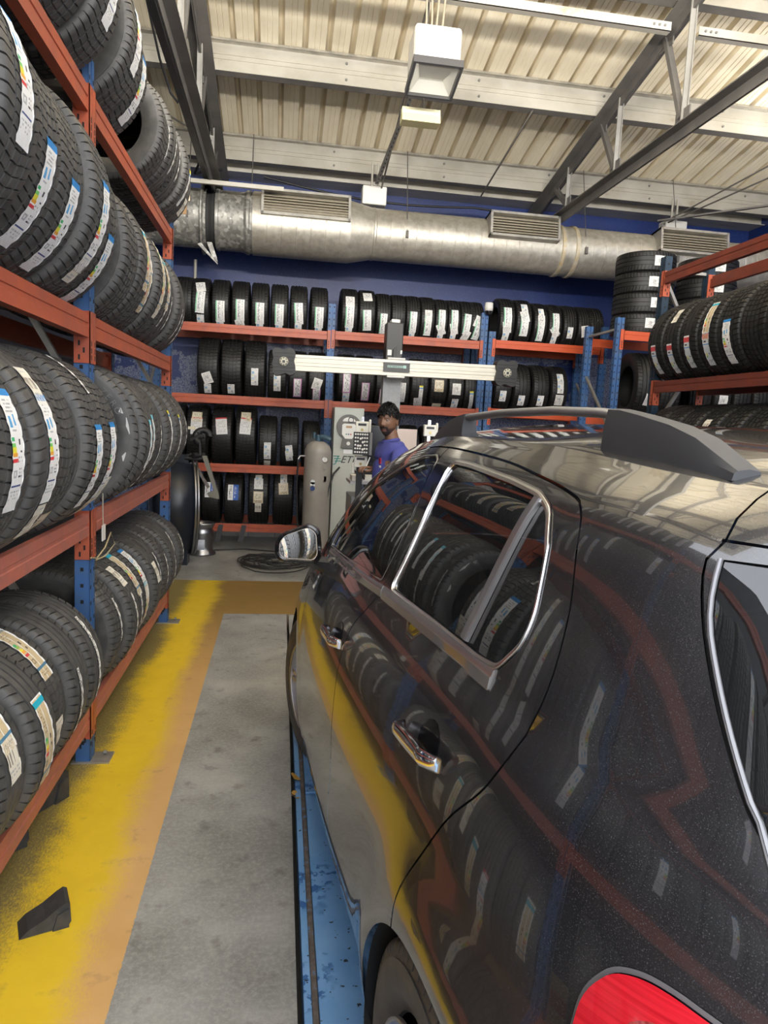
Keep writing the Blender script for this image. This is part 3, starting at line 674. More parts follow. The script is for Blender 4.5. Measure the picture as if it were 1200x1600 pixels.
ORD = ['first', 'second', 'third', 'fourth', 'fifth', 'sixth', 'seventh', 'eighth', 'ninth', 'tenth', 'eleventh', 'twelfth', 'thirteenth', 'fourteenth', 'fifteenth', 'sixteenth', 'seventeenth', 'eighteenth', 'nineteenth', 'twentieth', 'twenty-first', 'twenty-second', 'twenty-third', 'twenty-fourth', 'twenty-fifth', 'twenty-sixth', 'twenty-seventh', 'twenty-eighth', 'twenty-ninth', 'thirtieth']+['%s' % (t+u) for t in ('thirty-', 'forty-') for u in ('first', 'second', 'third', 'fourth', 'fifth', 'sixth', 'seventh', 'eighth', 'ninth')]
def tyre(style, loc, rz=0, labels=(), where='', grp='', tilt=0, spin=None):
    """labels: (kind, angle deg (0 = facing out, + up), y offset, twist deg)"""
    me = tyre_mesh(style); R, W = STY[style][:2]
    o = D.objects.new('tyre', me); COL.objects.link(o)
    M = Matrix.Translation(loc) @ Matrix.Rotation(rz, 4, 'Z') @ Matrix.Rotation(tilt, 4, 'X')
    o.matrix_world = M
    first = labels[0][0] if labels else None
    o['label'] = ('tyre with %s, ' % LDESC[first] if first else 'plain unlabelled tyre, ')+where
    o['category'] = 'tyre'; o['group'] = grp
    for i, (k, ang, yo, tw) in enumerate(labels):
        l = D.objects.new('label', label_mesh(k, R, W, i % 3)); COL.objects.link(l); l.parent = o
        l.matrix_local = Matrix.Rotation(-radians(ang), 4, 'Y') @ Matrix.Translation((0, yo, 0)) @ Matrix.Translation((R, 0, 0)) @ Matrix.Rotation(radians(tw), 4, 'X') @ Matrix.Translation((-R, 0, 0))
        l['label'] = LDESC[k]
    return o
def rest_z(R, depth=.42, sag=.155): return math.sqrt(R*R-sag*sag)
# ---- left rack
xc = LX-.21
SH = {0: .27, 1: 1.18, 2: 2.05, 3: 2.97}
SHN = ['bottom', 'second', 'third', 'top']
def left_tyres(sh, items, grp):
    n = len(items)
    for i, (y, st, lab) in enumerate(items):
        R = STY[st][0]
        dx = .02*math.sin(i*2.3+sh)
        tyre(st, (xc+.022+dx, y, SH[sh]+rest_z(R)), 0, lab, '%s from far end, %s shelf, left rack' % (ORD[n-1-i], SHN[sh]), grp)
rd = random.Random(3)
def clear(y, W, posts=(-1.30, 1.0, 3.32)):
    for p in posts:
        if p-.05-W/2 < y < p+.05+W/2: return p+.052+W/2
    return y
# bottom shelf
it = []; y = .50
plan0 = {2.05: None}
bl = {0: [('red', -2, 0, 3), ('eu', -34, 0, 0)], 1: [('kraft', -12, 0, 0)], 2: [('kraft', 42, 0, 0), ('kraft', 80, 0, 0), ('barcode', 12, .0, 0)], 3: [('kraft', 4, 0, 0)], 4: [('kraft', 52, 0, 0), ('kraft', 84, 0, 0), ('barcode', -12, 0, 0)], 5: [('stripe', 0, -.03, 0), ('stripe', -38, -.03, 0)], 6: [('stripe', 26, 0, 0), ('stripe', 0, 0, 0)], 7: [('stripe', 12, .02, 0)], 8: [('barcode', 46, 0, 0), ('stripe', 8, 0, 0), ('stripe', -20, 0, 0)], 9: [('kraft', 40, 0, 0), ('stripe', 0, 0, 0)], 10: [('eu', 30, 0, 0), ('kraft', -6, 0, 0)], 11: [('barcode', 20, 0, 0)]}
ys0 = []; y = -2.6
while y < 5.50:
    y = clear(y, .222)
    ys0.append(y); y += .224
i0 = next(i for i, q in enumerate(ys0) if q > 1.60)
for i, y in enumerate(ys0):
    st = 'road' if (i % 3) else 'road_b'
    it.append((y, st, bl.get(i-i0, ([('kraft', 10+20*((i*7) % 3), 0, 0)] if i % 3 == 0 else []) if i < i0 else [('stripe', 5*((i*5) % 7)-10, .01, 0)])))
left_tyres(0, it, 'tyres on the bottom shelf of the left rack')
# second shelf
it = []; y = -2.6
while y < 3.14: y = clear(y, .268); it.append((y, 'suv' if y > .9 else 'suv_b', [])); y += .271
near = [('barcode', 34, 0, 0), ('eu', 2, 0, 0), ('barcode', -36, 0, 0)]
it[-1] = (it[-1][0], 'suv', [('eu', -13, 0, 0), ('barcode', -34, .05, 0), ('tan', -52, .02, 0)])
it[-2] = (it[-2][0], 'suv', [('eu', -14, 0, 0), ('stripe', 50, .06, 0)])
it[-3] = (it[-3][0], 'suv', [('tan', -50, 0, 0)])
it[-4] = (it[-4][0], 'suv_b', near)
for k in range(4, len(it)-1): it[-k-1] = (it[-k-1][0], it[-k-1][1], [('eu', 20-17*(k % 3), 0, 0)] if k % 3 == 1 else [])
y = 3.50
far = [[('stripe', -20, -.07, 0)], [('cyan', -6, 0, 0), ('stripe', -34, .03, 0)], [('cyan', -2, 0, 0)], [('stripe', -8, 0, 0), ('stripe', -32, 0, 0)], [('yellowtop', 4, 0, 0), ('stripe', -30, 0, 0)], [('yellowtop', 4, 0, 0)], [('yellowtop', 0, 0, 0), ('stripe', -30, 0, 0)], [('stripe', 0, 0, 0)]]
for k in range(8):
    if y > 5.5: break
    it.append((y, 'sport' if k < 3 else 'suv_b', far[k])); y += .33 if k == 0 else (.255 if k < 3 else .25)
left_tyres(1, it, 'tyres on the second shelf of the left rack')
ZERO = [o for o in D.objects if o.name.startswith('tyre') and abs(o.location.y-3.50) < .01 and 1.3 < o.location.z < 1.7][0]
# third shelf
it = []; y = -2.6
ys2 = []
while y < 5.5:
    y = clear(y, .266)
    ys2.append(y); y += .266 if y < 3.2 else .250
far3 = {0: [('eu', 8, 0, 0)], 1: [('eu', -26, 0, 0)], 2: [('eu', -30, 0, 0)], 3: [('eu', -18, 0, 0), ('barcode', -42, 0, 0)], 4: [('eu', -36, 0, 0)]}
i0 = next(i for i, q in enumerate(ys2) if q > 1.95)
for i, y in enumerate(ys2):
    k = i-i0
    if y < 3.2: lab = far3.get(k, []) if k >= 0 else ([('eu', 6, 0, 0)] if k % 3 == 0 else [])
    else:
        q = sum(1 for t in ys2 if 3.2 < t < y)
        lab = [[], [('kraft', 2, .02, 0)], [('kraft', 16, .02, 0), ('kraft', -12, 0, 0)], [('kraft', 22, 0, 0), ('kraft', -4, 0, 0), ('barcode', -24, 0, 0)], [('kraft', 4, .0, 0), ('stripe', -20, 0, 0)], [('stripe', -18, 0, 0)], [('stripe', -24, 0, 0)], [('stripe', -26, 0, 0)], [('stripe', -30, 0, 0)]][min(q, 8)]
    it.append((y, 'truck' if y < 3.2 else ('suv_b' if q > 3 else 'suv'), lab))
left_tyres(2, it, 'tyres on the third shelf of the left rack')
# top shelf
it = []
for k, y in enumerate((1.19, 1.46, 1.73, 2.0, 2.27, 2.54, 2.81, 3.09, 3.52, 3.80)):
    it.append((y, 'suv', {6: [('stripe', -10, 0, 0)], 7: [('eu', -2, 0, 0)], 8: [('eu', 2, 0, 0)], 9: [('eu', -20, 0, 0)]}.get(k, [('eu', -10, 0, 0)])))
for k, y in enumerate((4.48, 4.74, 4.99, 5.24, 5.49)): it.append((y, 'road_b' if k == 0 else 'suv_b', [[('stripe', -4, .07, 0)], [('stripe', -14, 0, 0)], [('stripe', -8, 0, 0)], [('yellowtop', -20, 0, 0)], [('barcode', -30, 0, 0)]][k]))
left_tyres(3, it, 'tyres on the top shelf of the left rack')
ZERO.rotation_euler = (0, 0, .20); ZERO.location.y += .06; ZERO.location.x += .02
# raised lettering and pale scuffs on the grey tyre whose side shows
RAISED = mat('raised_rubber', (.13, .13, .13), .45)
SCUFF = mat('pale_sidewall_print', (.55, .55, .54), .5)
def side_text(o, s, r, a0, size, m, shear=0):
    a = a0
    for ch in s:
        if ch != ' ':
            Mx = Matrix.Rotation(-radians(a), 4, 'Y') @ Matrix.Translation((r, -STY['sport'][1]*.499, 0)) @ Matrix.Rotation(pi/2, 4, 'X')
            # letters stand with their tops outward
            Mx = Mx @ Matrix.Rotation(-pi/2, 4, 'Z')
            text('lettering', ch, size, m, o, Mx, shear, .0015)
        a -= math.degrees(size*.78/r)
side_text(ZERO, 'P ZERO', .285, 62, .042, RAISED)
mb = MB()
for a0, a1, r0, r1 in ((27, 22, .318, .30), (18, 4, .325, .312), (-12, -20, .315, .30)):
    v = []; n = 8
    for k in range(n+1):
        a = radians(a0+(a1-a0)*k/n); wq = (1-abs(2*k/n-1)*.75)
        for r in (r0, r0-(r0-r1)*wq): v.append((r*cos(a), -.2405/2-.0005+.0, r*sin(a)))
    mb.add(v, [(2*k, 2*k+1, 2*k+3, 2*k+2) for k in range(n)])
mb.obj('sidewall_print', SCUFF, ZERO)
# hanging tag and wires on near post
e = empty('hanging_tag', (LX+.045, 3.47, 1.10), 0, 'small white tag hanging on a string by the near rack post', 'tag')
mb = MB(); mb.box((0, -.03, -.075), (.004, .03, .0)); mb.obj('card', WHITEP, e)
mb = MB(); mb.tube([(0, 0, 0), (.01, -.05, .08), (.02, -.09, .16)], .003, 6); mb.obj('string', mat('string', (.6, .56, .45), .8), e)
mb = MB(); mb.tube([(.02, -.3, -.10), (.01, -.16, -.13), (.02, -.05, -.10), (.03, .02, -.04), (.04, .06, -.10), (.01, .0, -.15), (-.02, -.06, -.16)], .0035, 6); mb.obj('wire', mat('wire', (.45, .38, .22), .6), e)

# ---- back rack tyres.  px position -> X on the plane just in front of the beams
def bx(px): return -1.107+(px-297)*.008175*(1-0)  # X of photo column px at the rack face near mid height
def row(items, z, where, grp, yoff=0.0):
    n = len(items)
    for i, (X, st, lab) in enumerate(items):
        R = STY[st][0]
        tyre(st, (X, BY+.038+R+yoff+.01*abs(math.sin(i*1.7)), z+R-.055), -pi/2+.0, lab, '%s from left, %s' % (ORD[i], where), grp, tilt=.0)
G1 = [('green', -18, 0, 0), ('ear', -48, 0, 0)]
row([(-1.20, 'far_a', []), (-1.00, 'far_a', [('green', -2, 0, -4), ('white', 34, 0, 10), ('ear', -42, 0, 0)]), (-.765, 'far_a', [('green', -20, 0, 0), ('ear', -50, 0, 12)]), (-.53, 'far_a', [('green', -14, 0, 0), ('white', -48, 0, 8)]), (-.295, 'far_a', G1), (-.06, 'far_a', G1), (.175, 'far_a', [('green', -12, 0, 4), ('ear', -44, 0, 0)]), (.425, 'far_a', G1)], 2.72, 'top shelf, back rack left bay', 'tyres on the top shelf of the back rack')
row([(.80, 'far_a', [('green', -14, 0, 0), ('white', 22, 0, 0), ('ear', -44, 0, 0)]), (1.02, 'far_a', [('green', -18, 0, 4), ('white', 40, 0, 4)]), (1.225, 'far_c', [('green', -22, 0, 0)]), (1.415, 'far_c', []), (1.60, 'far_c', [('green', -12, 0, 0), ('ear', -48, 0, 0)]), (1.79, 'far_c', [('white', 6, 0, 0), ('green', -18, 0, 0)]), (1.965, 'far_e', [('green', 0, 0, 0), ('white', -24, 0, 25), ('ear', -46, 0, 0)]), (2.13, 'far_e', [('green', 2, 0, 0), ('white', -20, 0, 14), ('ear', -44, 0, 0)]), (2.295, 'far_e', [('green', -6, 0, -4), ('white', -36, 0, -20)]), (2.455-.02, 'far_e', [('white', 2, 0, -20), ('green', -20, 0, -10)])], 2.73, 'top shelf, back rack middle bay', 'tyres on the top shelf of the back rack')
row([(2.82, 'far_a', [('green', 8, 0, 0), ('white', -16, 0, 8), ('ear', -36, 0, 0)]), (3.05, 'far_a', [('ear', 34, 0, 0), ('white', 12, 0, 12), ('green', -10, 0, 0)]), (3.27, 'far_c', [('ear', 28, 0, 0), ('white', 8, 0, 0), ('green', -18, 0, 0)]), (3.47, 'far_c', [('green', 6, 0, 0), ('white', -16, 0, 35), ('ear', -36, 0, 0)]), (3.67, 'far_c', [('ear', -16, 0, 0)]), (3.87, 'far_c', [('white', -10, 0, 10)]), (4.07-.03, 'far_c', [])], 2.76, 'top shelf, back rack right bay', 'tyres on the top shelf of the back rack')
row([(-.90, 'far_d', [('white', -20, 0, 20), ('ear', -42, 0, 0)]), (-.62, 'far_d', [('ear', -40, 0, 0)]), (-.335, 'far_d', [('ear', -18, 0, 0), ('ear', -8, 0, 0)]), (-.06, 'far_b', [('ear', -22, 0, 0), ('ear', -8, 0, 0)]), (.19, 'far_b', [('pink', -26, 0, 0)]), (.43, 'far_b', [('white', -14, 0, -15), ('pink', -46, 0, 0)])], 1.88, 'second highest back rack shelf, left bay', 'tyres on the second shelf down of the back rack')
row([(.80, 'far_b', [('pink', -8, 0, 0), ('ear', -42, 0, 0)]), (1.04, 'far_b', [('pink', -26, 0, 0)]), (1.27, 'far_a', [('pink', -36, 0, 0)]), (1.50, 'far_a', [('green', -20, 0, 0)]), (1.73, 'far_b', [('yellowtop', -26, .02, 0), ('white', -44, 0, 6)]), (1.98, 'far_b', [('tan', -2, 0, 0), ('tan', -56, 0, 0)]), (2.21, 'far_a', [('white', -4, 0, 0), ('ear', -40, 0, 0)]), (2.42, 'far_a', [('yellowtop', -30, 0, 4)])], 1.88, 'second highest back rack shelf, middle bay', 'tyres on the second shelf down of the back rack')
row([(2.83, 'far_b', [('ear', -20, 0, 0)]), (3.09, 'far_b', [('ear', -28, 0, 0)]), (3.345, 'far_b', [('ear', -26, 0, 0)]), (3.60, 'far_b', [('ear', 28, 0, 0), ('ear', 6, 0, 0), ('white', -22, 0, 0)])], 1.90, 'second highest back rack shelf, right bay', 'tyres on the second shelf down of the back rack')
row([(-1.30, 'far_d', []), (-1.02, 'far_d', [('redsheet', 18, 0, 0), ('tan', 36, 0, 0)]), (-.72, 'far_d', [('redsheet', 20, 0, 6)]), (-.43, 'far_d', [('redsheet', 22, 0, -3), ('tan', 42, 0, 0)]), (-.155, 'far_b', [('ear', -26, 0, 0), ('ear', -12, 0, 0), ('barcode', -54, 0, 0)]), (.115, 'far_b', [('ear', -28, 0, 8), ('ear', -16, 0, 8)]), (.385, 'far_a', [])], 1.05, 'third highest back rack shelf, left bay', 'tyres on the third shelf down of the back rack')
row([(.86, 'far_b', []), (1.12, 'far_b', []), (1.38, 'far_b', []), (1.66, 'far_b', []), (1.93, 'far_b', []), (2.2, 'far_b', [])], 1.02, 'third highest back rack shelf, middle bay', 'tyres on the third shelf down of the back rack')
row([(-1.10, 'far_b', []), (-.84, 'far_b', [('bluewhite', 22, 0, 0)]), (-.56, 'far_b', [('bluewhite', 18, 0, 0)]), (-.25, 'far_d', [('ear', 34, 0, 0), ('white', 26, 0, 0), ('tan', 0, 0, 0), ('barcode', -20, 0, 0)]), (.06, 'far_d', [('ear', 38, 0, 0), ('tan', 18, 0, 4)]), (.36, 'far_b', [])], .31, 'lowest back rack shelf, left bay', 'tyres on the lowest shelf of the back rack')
# corner rack
def flat(loc, where, lab):
    o = tyre('far_b', loc, -pi/2, [], where, 'flat stack of tyres in the back right corner')
    o.matrix_world = Matrix.Translation(loc) @ Matrix.Rotation(pi/2, 4, 'X')
    for k, a in lab:
        l = D.objects.new('label', label_mesh(k, STY['far_b'][0], .3, 0)); COL.objects.link(l); l.parent = o
        l.matrix_local = Matrix.Rotation(-radians(a), 4, 'Y'); l['label'] = LDESC[k]
    o['label'] = 'black tyre lying flat, '+where
for k, nm in enumerate(('lowest', 'second from the bottom', 'third from the bottom', 'topmost')):
    flat((3.72+.42, 7.6+.38, 2.80+.116+.228*k), nm+' of the corner flat stack', [('white', 96-7*(k % 2)), ('ear', 74)])
for k, nm in enumerate(('lowest', 'second', 'third', 'topmost')):
    flat((4.93, 7.99, 2.80+.116+.228*k), nm+' of the flat stack behind right rack', [('white', 100)])
tyre('big', (4.17, 8.03, 1.86+.36), -pi/2-.10, [('white', -24, .04, -8)], 'largest one standing under the flat stack', 'tyres on the corner rack')
tyre('far_d', (4.46, 8.03, 1.86+.34), -pi/2-.08, [], 'standing right behind the largest corner tyre', 'tyres on the corner rack')
for k in range(4): tyre('far_b', (4.85+.25*k, 8.0, 1.86+.29), -pi/2, [('white', -10, 0, 0)] if k == 1 else [], '%s small one on the corner rack' % ORD[k], 'tyres on the corner rack')
# right rack
xr = RX+.21
for sh, z, styles, wh in ((0, 2.14, 'suv', 'upper'), (1, 1.20, 'suv', 'lower')):
    y = 5.88 if sh == 0 else 5.85; k = 0
    while y > 1.6:
        if abs(y-3.75) < .19: y = 3.75-.052-.135
        st = 'suv_b' if (k < 4 and sh == 0) else ('truck' if sh == 1 or k > 5 else 'suv')
        lab = [[('rightred', -26, 0, 0)], [('rightred', -28, 0, 0), ('barcode', 32, 0, 0)], [('rightred', -22, 0, 0)], [('rightred', -22, 0, 0), ('kraft', 14, 0, 0)], [('eu', -18, 0, 0)]][k] if (k < 5 and sh == 0) else ([('barcode', 30, 0, 0)] if k % 3 == 0 and k else [])
        R = STY[st][0]
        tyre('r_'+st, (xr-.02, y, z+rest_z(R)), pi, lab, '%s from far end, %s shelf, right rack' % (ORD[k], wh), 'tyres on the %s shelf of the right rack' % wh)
        y -= STY[st][1]+.012; k += 1

# ---------------------------------------------------------------- the car
# surface of the body side: u runs along the side (metres from rear axle) and round the rear corner, z is height
def pch(x, xs, ys):
    x = np.asarray(x, float); xs = np.array(xs, float); ys = np.array(ys, float)
    x = np.clip(x, xs[0], xs[-1]); i = np.clip(np.searchsorted(xs, x)-1, 0, len(xs)-2)
    h = np.diff(xs); d = np.diff(ys)/h; m = np.empty(len(xs)); m[0] = d[0]; m[-1] = d[-1]
    m[1:-1] = np.where(d[1:]*d[:-1] > 0, 2*d[1:]*d[:-1]/np.where(d[1:]+d[:-1] == 0, 1, d[1:]+d[:-1]), 0)
    t = (x-xs[i])/h[i]
    return ys[i]*(2*t**3-3*t*t+1)+m[i]*h[i]*(t**3-2*t*t+t)+ys[i+1]*(3*t*t-2*t**3)+m[i+1]*h[i]*(t**3-t*t)
def c_belt(s): return pch(s, [-.75, 0, .8, 1.3, 1.75, 2.1, 2.3, 3.0, 3.2], [1.21, 1.20, 1.175, 1.15, 1.11, 1.05, 1.0, .88, .78])
def c_rim(s): return pch(s, [-.75, -.5, 0, .5, 1.0, 1.4, 1.7, 2.05, 2.4, 3.0, 3.2], [1.50, 1.545, 1.595, 1.62, 1.62, 1.585, 1.50, 1.28, 1.02, .93, .82])
def c_inset(s, z):
    b = c_belt(s); r = c_rim(s); q = z/b
    lo = pch(q, [.2, .3, .45, .6, .75, .86, .93, 1.0], [.03, -.012, -.028, -.028, -.012, .016, .042, .085])
    h = np.maximum(z-b, 0); H = np.maximum(r-b, .02); f = np.clip(h/H, 0, 1)
    return np.where(z < b, lo, .08+.39*h+.085*f**8)
CS0, CN, CFR, CWB = .10, 2.6, 3.0, 2.27
def c_hw(s): return .90-np.where(s > .9, .026*(s-.9)**2, .014*(s-.9)**2)
def c_send(z): return pch(z, [.2, .35, .6, .9, 1.05, 1.3, 1.6], [-.70, -.76, -.76, -.70, -.64, -.50, -.36])
def c_flare(s, z):
    o = 0
    for c in (0, CWB): o = o+(.021 if c == 0 else .006)*np.exp(-((np.hypot(s-c, z-.345)-.41)/.09)**2)
    return o
def CP(u, z, off=0.0):
    u = np.asarray(u, float); z = np.asarray(z, float)
    def raw(u, z):
        s1 = u; w1 = c_hw(s1)-c_inset(s1, z)+c_flare(s1, z)
        k = np.clip((s1-2.3)/(CFR-2.3), 0, 1); w1 = w1*(1-k**3*.55)
        ph = np.clip((CS0-u)/.9, 0, pi/2); e = c_send(z); r = 1/(np.cos(ph)**CN+np.maximum(np.sin(ph), 0)**CN)**(1/CN)
        s2 = CS0-(CS0-e)*r*np.sin(ph)
        w2 = (c_hw(s2)-c_inset(np.maximum(s2, -.75), z)+c_flare(s2, z))*r*np.cos(ph)
        a = u >= CS0
        return np.stack([np.where(a, s1, s2), np.where(a, w1, w2), z+0*u], -1)
    p = raw(u, z); h = 1.5e-3
    n = np.cross(raw(u+h, z)-raw(u-h, z), raw(u, z+h)-raw(u, z-h))
    l = np.linalg.norm(n, axis=-1, keepdims=True); n = n/np.maximum(l, 1e-12)
    n = np.where((n[..., 1:2] < 0) & (p[..., 1:2] > .05), -n, n)
    n = np.where((p[..., 1:2] <= .05) & (n[..., 0:1] > 0), -n, n)
    return p+n*np.asarray(off)[..., None] if np.ndim(off) else p+n*off, n
def inpoly(px, pz, poly):
    poly = np.array(poly); r = np.zeros(len(px), bool); n = len(poly); j = n-1
    for i in range(n):
        xi, yi = poly[i]; xj, yj = poly[j]
        c = ((yi > pz) != (yj > pz)) & (px < (xj-xi)*(pz-yi)/(yj-yi+1e-15)+xi); r ^= c; j = i
    return r
def dens(pl, step=.02, closed=False):
    """smooth (Catmull-Rom) and resample an outline"""
    P = [np.array(p, float) for p in pl]; n = len(P); out = []
    rng = range(n) if closed else range(n-1)
    for i in rng:
        p1, p2 = P[i], P[(i+1) % n]; p0 = P[(i-1) % n] if closed or i > 0 else 2*p1-p2; p3 = P[(i+2) % n] if closed or i+2 < n else 2*p2-p1
        L = np.linalg.norm(p2-p1); k = max(1, int(L/step))
        for a in range(k):
            t = a/k; t2, t3 = t*t, t*t*t
            c = .5*((2*p1)+(p2-p0)*t+(2*p0-5*p1+4*p2-p3)*t2+(3*p1-p0-3*p2+p3)*t3)
            out.append(c)
    if not closed: out.append(P[-1])
    return np.array(out)
def rnd_poly(pl, r=.02):
    """round the corners of a straight polygon"""
    P = [np.array(p, float) for p in pl]; out = []; n = len(P)
    for i in range(n):
        a, b, c = P[i-1], P[i], P[(i+1) % n]; da = a-b; dc = c-b; la = np.linalg.norm(da); lc = np.linalg.norm(dc)
        rr = min(r, la*.45, lc*.45); p = b+da/la*rr; q = b+dc/lc*rr
        for t in (0, .25, .5, .75, 1): out.append((1-t)**2*p+2*t*(1-t)*b+t*t*q)
    return np.array(out)
def offs(pl, d, closed=False):
    pl = np.asarray(pl); t = np.gradient(pl, axis=0)
    if closed: t = np.roll(pl, -1, 0)-np.roll(pl, 1, 0)
    t = t/np.maximum(np.linalg.norm(t, axis=1, keepdims=True), 1e-9); n = np.stack([-t[:, 1], t[:, 0]], 1)
    return pl+n*d
UEND = CS0-.9*pi/2+.0005
# outlines on the body side, in (u, z)
gapC = [(.18, .66), (.166, .713), (.150, .812), (.05, .975), (-.055, 1.08), (-.108, 1.177), (-.128, 1.251), (-.120, 1.327), (-.088, 1.40), (.0, 1.492), (.07, 1.524), (.144, 1.541), (.275, 1.557), (.522, 1.577), (.971, 1.587), (1.2, 1.570), (1.45, 1.520), (1.70, 1.41), (1.92, 1.27), (2.04, 1.14), (2.03, 1.0), (1.96, .80), (1.93, .6), (1.92, .40), (1.92, .275)]
gapC = dens(gapC, .02)
gapB = dens([(.955, 1.587), (.87, 1.40), (.855, 1.24), (.91, 1.12), (.985, 1.03), (.99, .90), (.93, .67), (.95, .50), (.97, .275)], .02)
gapS = dens([(.40, .275), (1.0, .275), (1.92, .275)], .04)
arcr = np.array([(.392*cos(a), .345+.392*sin(a)) for a in np.linspace(-.25, pi+.25, 60)])
arcf = np.array([(CWB+.392*cos(a), .345+.392*sin(a)) for a in np.linspace(-.25, pi+.25, 60)])
def s2u(s, z):
    e = float(c_send(z))
    if s >= CS0: return s
    lo, hi = 0, pi/2
    for _ in range(40):
        m = (lo+hi)/2; r = 1/(cos(m)**CN+sin(m)**CN)**(1/CN)
        if CS0-(CS0-e)*r*sin(m) > s: lo = m
        else: hi = m
    return CS0-.9*lo
arcr = np.array([(s2u(s, z), z) for s, z in arcr])
tail = dens([(-.411, 1.60), (-.411, 1.542), (-.418, 1.512), (-.398, 1.485), (-.421, 1.416), (-.453, 1.349), (-.499, 1.263), (-.529, 1.210), (-.560, 1.165), (-.60, 1.08), (-.63, 1.0), (-.66, .85), (-.67, .58)], .02)
bump_gap = dens([(-.345, .50), (-.40, .58), (-.55, .585), (-.9, .585), (UEND, .585)], .03)
spoil_gap = dens([(-.41, 1.512), (-.7, 1.508), (UEND, 1.505)], .03)
glass_t = np.vstack([dens([(-.43, 1.488), (-.440, 1.416), (-.470, 1.349), (-.514, 1.263), (-.545, 1.205), (-.575, 1.15), (-.62, 1.08)], .02), [(-.66, 1.035), (-.72, 1.02), (UEND, 1.02), (UEND, 1.492)]])
lamp_t = rnd_poly([(-.335, .85), (-.352, .955), (-.388, .997), (-.429, 1.009), (-.469, 1.008), (-.56, .99), (-.66, .955), (-.80, .90), (-.84, .84), (-.70, .77), (-.50, .755), (-.385, .775)], .03)
fwin = rnd_poly([(1.90, 1.125), (1.86, 1.20), (1.66, 1.332), (1.50, 1.418), (1.337, 1.474), (1.20, 1.522), (1.09, 1.550), (.985, 1.558), (.935, 1.545), (.885, 1.40), (.885, 1.30), (.905, 1.206), (1.344, 1.172), (1.65, 1.148)], .012)
rwin = rnd_poly([(.79, 1.548), (.66, 1.547), (.542, 1.542), (.38, 1.534), (.239, 1.522), (.165, 1.500), (.115, 1.45), (.072, 1.405), (.028, 1.343), (.026, 1.295), (.088, 1.240), (.16, 1.232), (.42, 1.226), (.782, 1.210), (.768, 1.30), (.766, 1.40)], .022)
wshape = lambda P, d: offs(P, d, True)
def build_side():
    pts = []; edges = []
    def addpl(pl, closed=False):
        o = len(pts); n = len(pl)
        for p in pl: pts.append((float(p[0]), float(p[1])))
        for i in range(n-1): edges.append((o+i, o+i+1))
        if closed: edges.append((o+n-1, o))
    us = list(np.concatenate([np.arange(UEND, CS0, .032), np.arange(CS0, CFR, .045), [CFR]]))
    zt = {}
    rim = []
    for u in us:
        z = 1.55
        for _ in range(25): z = float(c_rim(float(CP(np.array(u), np.array(z))[0][0])))
        zt[u] = z; rim.append((u, z))
    rim = np.array(rim)
    addpl(rim); addpl(np.array([(u, .235) for u in us]))
    addpl([(UEND, z) for z in np.linspace(.235, rim[0][1], 40)]); addpl([(CFR, z) for z in np.linspace(.235, rim[-1][1], 24)])
    for u in us[1:-1]:
        zz = .235
        while zz < zt[u]-.012:
            pts.append((u, zz+.0007*math.sin(u*50))); zz += .038 if zz < 1.5 else .02
    gaps = [(gapC, .0024), (gapB, .0024), (gapS, .002), (tail, .0028), (bump_gap, .002), (spoil_gap, .002)]
    for g, d in gaps: addpl(offs(g, d)); addpl(offs(g, -d))
    for pl in (arcr, arcf): addpl(pl)
    for pl in (fwin, rwin, lamp_t): addpl(pl, True)
    addpl(wshape(rwin, .013), True); addpl(wshape(rwin, -.013), True); addpl(wshape(fwin, .010), True); addpl(wshape(fwin, -.010), True)
    addpl(rnd_poly([(-.40, .86), (-.41, .955), (-.445, .975), (-.50, .972), (-.60, .945), (-.70, .90), (-.78, .86), (-.70, .815), (-.50, .80), (-.43, .815)], .03), True)
    addpl(glass_t, True); addpl(wshape(lamp_t, .006), True); addpl(wshape(lamp_t, -.006), True)
    r = geometry.delaunay_2d_cdt([Vector(p) for p in pts], edges, [], 0, 1e-5)
    V = np.array([(v.x, v.y) for v in r[0]]); F = np.array([tuple(f) for f in r[2]])
    c = V[F].mean(1); return V, F, c, rim
SV, SF, SC, RIMP = build_side()
cu_, cz_ = SC[:, 0], SC[:, 1]
def near_line(pl, d):
    pl = np.asarray(pl); a = pl[:-1]; b = pl[1:]; best = np.full(len(SC), 9.)
    for p, q in zip(a, b):
        pq = q-p; L = pq@pq
        if L < 1e-12: continue
        t = np.clip(((SC-p)@pq)/L, 0, 1); best = np.minimum(best, np.linalg.norm(SC-(p+t[:, None]*pq), axis=1))
    return best < d
rimz = np.interp(cu_, RIMP[:, 0], RIMP[:, 1])
alive = (cz_ < rimz+1e-4) & (cz_ > .235) & (cu_ > UEND) & (cu_ < CFR)
spos = CP(cu_, cz_)[0]
for c in (0, CWB): alive &= ~((np.hypot(spos[:, 0]-c, cz_-.345) < .3915))
gap = near_line(gapC, .0024) | near_line(gapB, .0024) | near_line(gapS, .002) | near_line(tail, .0028) | near_line(bump_gap, .002) | near_line(spoil_gap, .002)
in_f, in_r, in_t, in_l = inpoly(cu_, cz_, fwin), inpoly(cu_, cz_, rwin), inpoly(cu_, cz_, glass_t), inpoly(cu_, cz_, lamp_t)
doors = inpoly(cu_, cz_, np.vstack([gapC, gapS[::-1], [(.40, .275), (.30, .50)]]))
bx_ = np.interp(cz_, gapB[::-1, 1], gapB[::-1, 0])
frame_r = near_line(np.vstack([rwin, rwin[:1]]), .0128) & ~in_r
frame_f = near_line(np.vstack([fwin, fwin[:1]]), .0098) & ~in_f
frame_l = near_line(np.vstack([lamp_t, lamp_t[:1]]), .0058) & ~in_l
tu = np.interp(cz_, tail[::-1, 1], tail[::-1, 0])
reg = np.full(len(SC), 'fender', object)
reg[cu_ < 1.9] = 'quarter'
